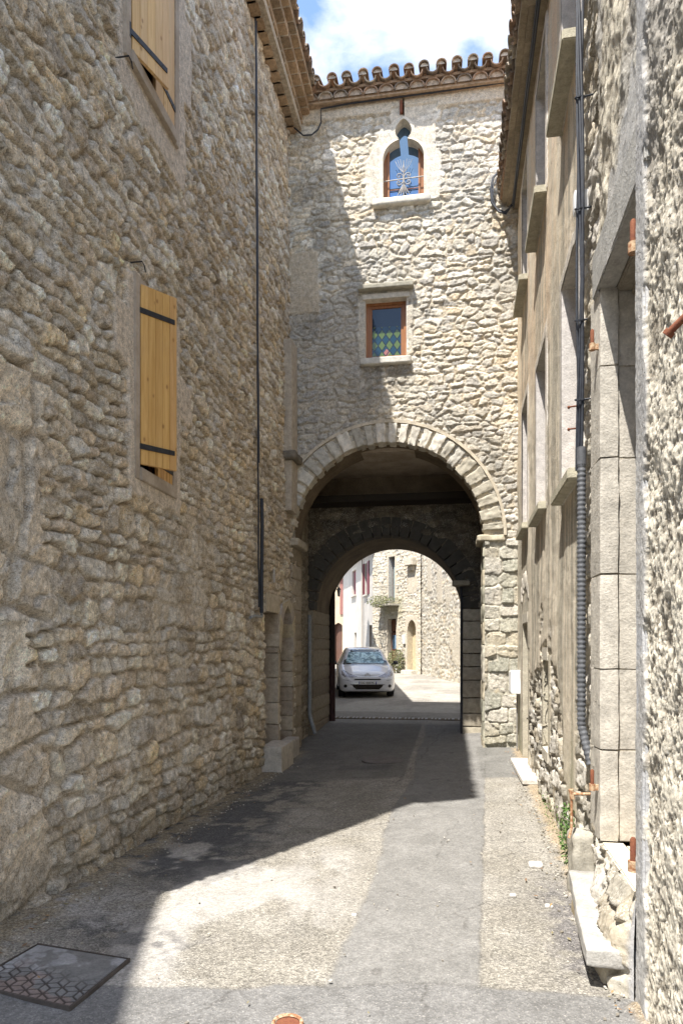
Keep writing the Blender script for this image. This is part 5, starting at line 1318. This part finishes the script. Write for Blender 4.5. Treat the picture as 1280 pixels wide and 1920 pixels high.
# covers in the road
mc = thing('manhole_cover', 'large square manhole cover in the road at the lower left with a rusty cube pattern', 'manhole cover', (-1.75, 3.05, .0))
c4 = [(-2.17, 2.80), (-1.60, 2.686), (-1.559, 3.15), (-2.106, 3.232)]
def quadp(u, v): a, b_, c_, d_ = [np.array(q) for q in c4]; return (a*(1-u)+b_*u)*(1-v)+(d_*(1-u)+c_*u)*v
n_ = 170; uu = np.linspace(.02, .98, n_); UU, VV = np.meshgrid(uu, uu, indexing='ij')
P = np.array([quadp(u, v) for u, v in zip(UU.ravel(), VV.ravel())]).reshape(n_, n_, 2)
hs = .058; HX = UU*.60/hs; HY = VV*.52/hs              # rhombille (cube) pattern: hexagons with three spokes
def hexloc(x, y):
    a1 = x-np.round(x/math.sqrt(3))*math.sqrt(3); b1 = y-np.round(y/3)*3
    x2 = x-math.sqrt(3)/2; y2 = y-1.5; a2 = x2-np.round(x2/math.sqrt(3))*math.sqrt(3); b2 = y2-np.round(y2/3)*3
    k = a1**2+b1**2 < a2**2+b2**2; return np.where(k, a1, a2), np.where(k, b1, b2)
hx_, hy_ = hexloc(HX, HY)
hd = np.maximum(np.abs(hx_), np.abs(hx_)*.5+np.abs(hy_)*math.sqrt(3)/2)/(math.sqrt(3)/2)
sp3 = np.minimum.reduce([np.where(hx_*math.cos(a)+hy_*math.sin(a) > 0, np.abs(-hx_*math.sin(a)+hy_*math.cos(a)), 9) for a in (R(90), R(210), R(330))])
ln = np.maximum(ss(.86, .92, hd), ss(.12, .06, sp3))
wr_ = fbm(UU*4, VV*4, 502, 4); rusty = ss(.46, .56, fbm(UU*5, VV*5, 505, 4)+.42*ss(.32, .05, VV)-.16); dust = ss(.5, .6, wr_+.25*ss(.75, .3, UU)-.06)*ss(.2, .35, VV)
shown = np.clip(ss(.75, .4, VV+.3*(wr_-.5)+.2*UU), 0, 1)
C_ = np.zeros(UU.shape+(3,), np.float32)+np.array([.19, .187, .18], np.float32)
C_ = mixc(C_, (.33, .33, .335), dust*.8); C_ = mixc(C_, (.27, .155, .11), rusty*shown*.35); C_ = mixc(C_, (.045, .035, .03), ln*shown*.85)
Zc_ = gz(P[..., 0], P[..., 1])+.013-.004*ln*shown
grid_mesh('cover_plate', np.stack([P[..., 0], P[..., 1], Zc_], -1), np.concatenate([C_, np.ones(UU.shape+(1,))], -1), M['ashlar'], mc)
s = MB(); q = [(*quadp(u, v), 0) for u, v in ((0, 0), (1, 0), (1, 1), (0, 1))]
for k in range(4):
    a = Vector(q[k]); b_ = Vector(q[(k+1) % 4]); t_ = (b_-a).normalized(); nn_ = Vector((-t_.y, t_.x, 0))*.0035; za = gzf(a.x, a.y); zb_ = gzf(b_.x, b_.y)
    s.hexa([(a-nn_).to_tuple()[:2]+(za-.02,), (b_-nn_).to_tuple()[:2]+(zb_-.02,), (b_+nn_).to_tuple()[:2]+(zb_-.02,), (a+nn_).to_tuple()[:2]+(za-.02,), (a-nn_).to_tuple()[:2]+(za+.014,), (b_-nn_).to_tuple()[:2]+(zb_+.017,), (b_+nn_).to_tuple()[:2]+(zb_+.017,), (a+nn_).to_tuple()[:2]+(za+.017,)])
s.build('cover_frame', mat_plain('dark_frame', (.085, .07, .06), .9), mc); nest(mc)
vc = thing('valve_cover', 'small round rusty valve cover at the bottom edge of the photo', 'valve cover', (-.655, 2.705, gzf(-.66, 2.8)))
s = MB(); s.tube([(-.655, 2.705, -.01), (-.655, 2.705, .014)], .050, 24, (.40,.22,.15)); s.build('lid', M['rust'], vc)
s = MB()
for r in (.058,): s.tube([(-.655+r*math.cos(a), 2.705+r*math.sin(a), .018) for a in np.linspace(0, 2*math.pi, 33)], .008, 6)
s.build('rim', M['rust_orange'], vc); nest(vc)
s = MB(); s.tube([(-.95, 9.62, gzf(-.95, 9.6)-.01), (-.95, 9.62, gzf(-.95, 9.6)+.012)], .30, 32, (.15, .135, .125)); tag(s.build('round_manhole_cover', M['ashlar'], None), 'worn round manhole cover in the shade before the archway', 'manhole cover')
dg_ = thing('drain_grate', 'row of pale slotted drain grates across the lane at the far side of the arch', 'drain', (-1.1, 14.6, .0))
s = MB(); s.box((-2.6, 14.45, -.05), (.6, 14.72, .012), (.05, .05, .05)); s.build('channel', M['darkwall'], dg_)
s = MB(); x = -2.5; k = 0
while x < .55:
    w = .030 if k % 3 else .05; s.box((x, 14.46, .005), (x+w, 14.71, .022), (.55, .54, .5)); x += .075 if k % 3 else .13; k += 1
s.build('grate_bars', M['plaster_grey'], dg_); nest(dg_)

# ================================================================ PLANTS
def mat_leaf(name, a, b_):
    t = NT(name); c, _ = t.attr(); n_ = t.noise(6, 3)
    m = t.done(t.mix(1.0, c, t.grey(t.rng(n_, .3, .7, .8, 1.2)), 'MULTIPLY'), .6, None, 0, .3); return m
M['leaf'] = mat_leaf('leaves', 0, 0)
def leaves(name, c, size, n, lf, cols, seed, parent=None, shape=None, droop=0):
    rnd = random.Random(seed); s = MB()
    for _ in range(n):
        while True:
            p = Vector((rnd.uniform(-1, 1), rnd.uniform(-1, 1), rnd.uniform(-1, 1)))
            if p.length < 1 and (shape is None or shape(p)): break
        o = Vector(c)+Vector((p.x*size[0], p.y*size[1], p.z*size[2])); d = Vector((rnd.gauss(0, 1), rnd.gauss(0, 1), rnd.gauss(.3-droop, 1))).normalized()
        sd = d.cross(Vector((rnd.gauss(0, 1), rnd.gauss(0, 1), rnd.gauss(0, 1)))).normalized(); L = lf*rnd.uniform(.6, 1.3); w = L*.38; nn_ = d.cross(sd)
        k = rnd.uniform(.7, 1.3); cc_ = rnd.choice(cols)
        s.add([o-d*L*.5, o+sd*w*.5+nn_*w*.2, o+d*L*.5, o-sd*w*.5+nn_*w*.2], [(0, 1, 2, 3)], tuple(q*k for q in cc_))
    return s.build(name, M['leaf'], parent)
GR = [(.07, .14, .03), (.10, .18, .045), (.05, .10, .025), (.13, .20, .06)]
pl = thing('wall_fern', 'small green fern growing at the foot of the right wall', 'plant', (.79, 4.62, .25))
leaves('leaf_tuft', (.755, 4.66, .32), (.05, .10, .22), 420, .032, GR, 1, pl)
s = MB()
for k in range(6): s.tube([(.80, 4.66, .12+.03*k), (.76, 4.62+.02*k, .26+.04*k)], .0025, 4)
s.build('stem', M['leaf'], pl); nest(pl)
bx_ = B+d2*uof(752)+np.array([-d2[1], d2[0]])*.3
pl = thing('dry_bush', 'dry greenish bush against the foot of the stone house beyond the arch', 'bush', (bx_[0], bx_[1], .3))
leaves('foliage', (bx_[0], bx_[1], .85), (.42, .35, .62), 900, .11, [(.20, .21, .10), (.24, .22, .12), (.13, .16, .07)], 2, pl)
s = MB()
for k in range(8): s.tube([(bx_[0], bx_[1], .25), (bx_[0]+.04*(k-4), bx_[1]+.02*(k % 3), .8)], .01, 4)
s.build('stem', M['leaf'], pl); nest(pl)
pb = B+d2*(u0+u1)/2+np.array([-d2[1], d2[0]])*.5
pl = leaves('balcony_weeds', (pb[0], pb[1], hz['bal']+.12), (.72, .60, .30), 800, .09, [(.16, .19, .06), (.22, .21, .09), (.11, .14, .05)], 3, None); tag(pl, 'mossy weeds growing through the balcony railing beyond the arch', 'plant')
wd = leaves('wall_weeds', (.86, 5.9, .10), (.05, 1.1, .14), 260, .022, GR, 4, None); tag(wd, 'sparse low weeds along the foot of the right wall', 'weeds', kind='stuff')

# grit and leaf litter gathered along the walls
rnd = random.Random(91); s = MB(); T1, F1_ = TEMPL[1]
for _ in range(900):
    side = rnd.random()
    if side < .5: x = -2.33+abs(rnd.gauss(0, .10)); y = rnd.uniform(2.6, 9.5)
    elif side < .9: y = rnd.uniform(3.0, 10); x = float(wx(y))-.05-abs(rnd.gauss(0, .09))
    else: x = rnd.uniform(-2, .8); y = rnd.uniform(2.6, 8)
    r = rnd.uniform(.002, .0065); c = rnd.choice([(.40,.37,.31), (.28,.25,.20), (.50,.47,.41), (.20,.18,.15)])
    q = T1*[r*rnd.uniform(.8, 1.6), r, r*.7]; q = q*(1+.5*np.array([[rnd.uniform(-.5, .5)] for _ in range(8)])); a = rnd.uniform(0, 3)
    q = np.stack([q[:, 0]*math.cos(a)-q[:, 1]*math.sin(a), q[:, 0]*math.sin(a)+q[:, 1]*math.cos(a), q[:, 2]], 1)
    s.add(q+[x, y, gzf(x, y)+.006+r*.4], F1_, c)
tag(s.build('grit', M['ashlar'], None), 'loose grit and tiny stones along the foot of the walls', 'grit', kind='stuff')
s = MB()
for _ in range(260):
    if rnd.random() < .6: x = -2.30+abs(rnd.gauss(0, .12)); y = rnd.uniform(2.6, 10)
    elif rnd.random() < .8: y = rnd.uniform(3.0, 10); x = float(wx(y))-.06-abs(rnd.gauss(0, .10))
    else: x = rnd.uniform(-2, .8); y = rnd.uniform(2.6, 9)
    L = rnd.uniform(.008, .022); a = rnd.uniform(0, 6.3); z = gzf(x, y)+.014; c = rnd.choice([(.24,.13,.06), (.30,.19,.09), (.16,.10,.06), (.20,.17,.09)])
    d = Vector((math.cos(a), math.sin(a), rnd.uniform(-.2, .3)))*L; w = Vector((-math.sin(a), math.cos(a), rnd.uniform(-.3, .3)))*L*.4; o = Vector((x, y, z+L*.15))
    s.add([o-d, o+w, o+d, o-w], [(0, 1, 2, 3)], c)
tag(s.build('leaf_litter', M['leaf'], None), 'dry brown leaf bits scattered at the foot of the walls', 'leaf litter', kind='stuff')
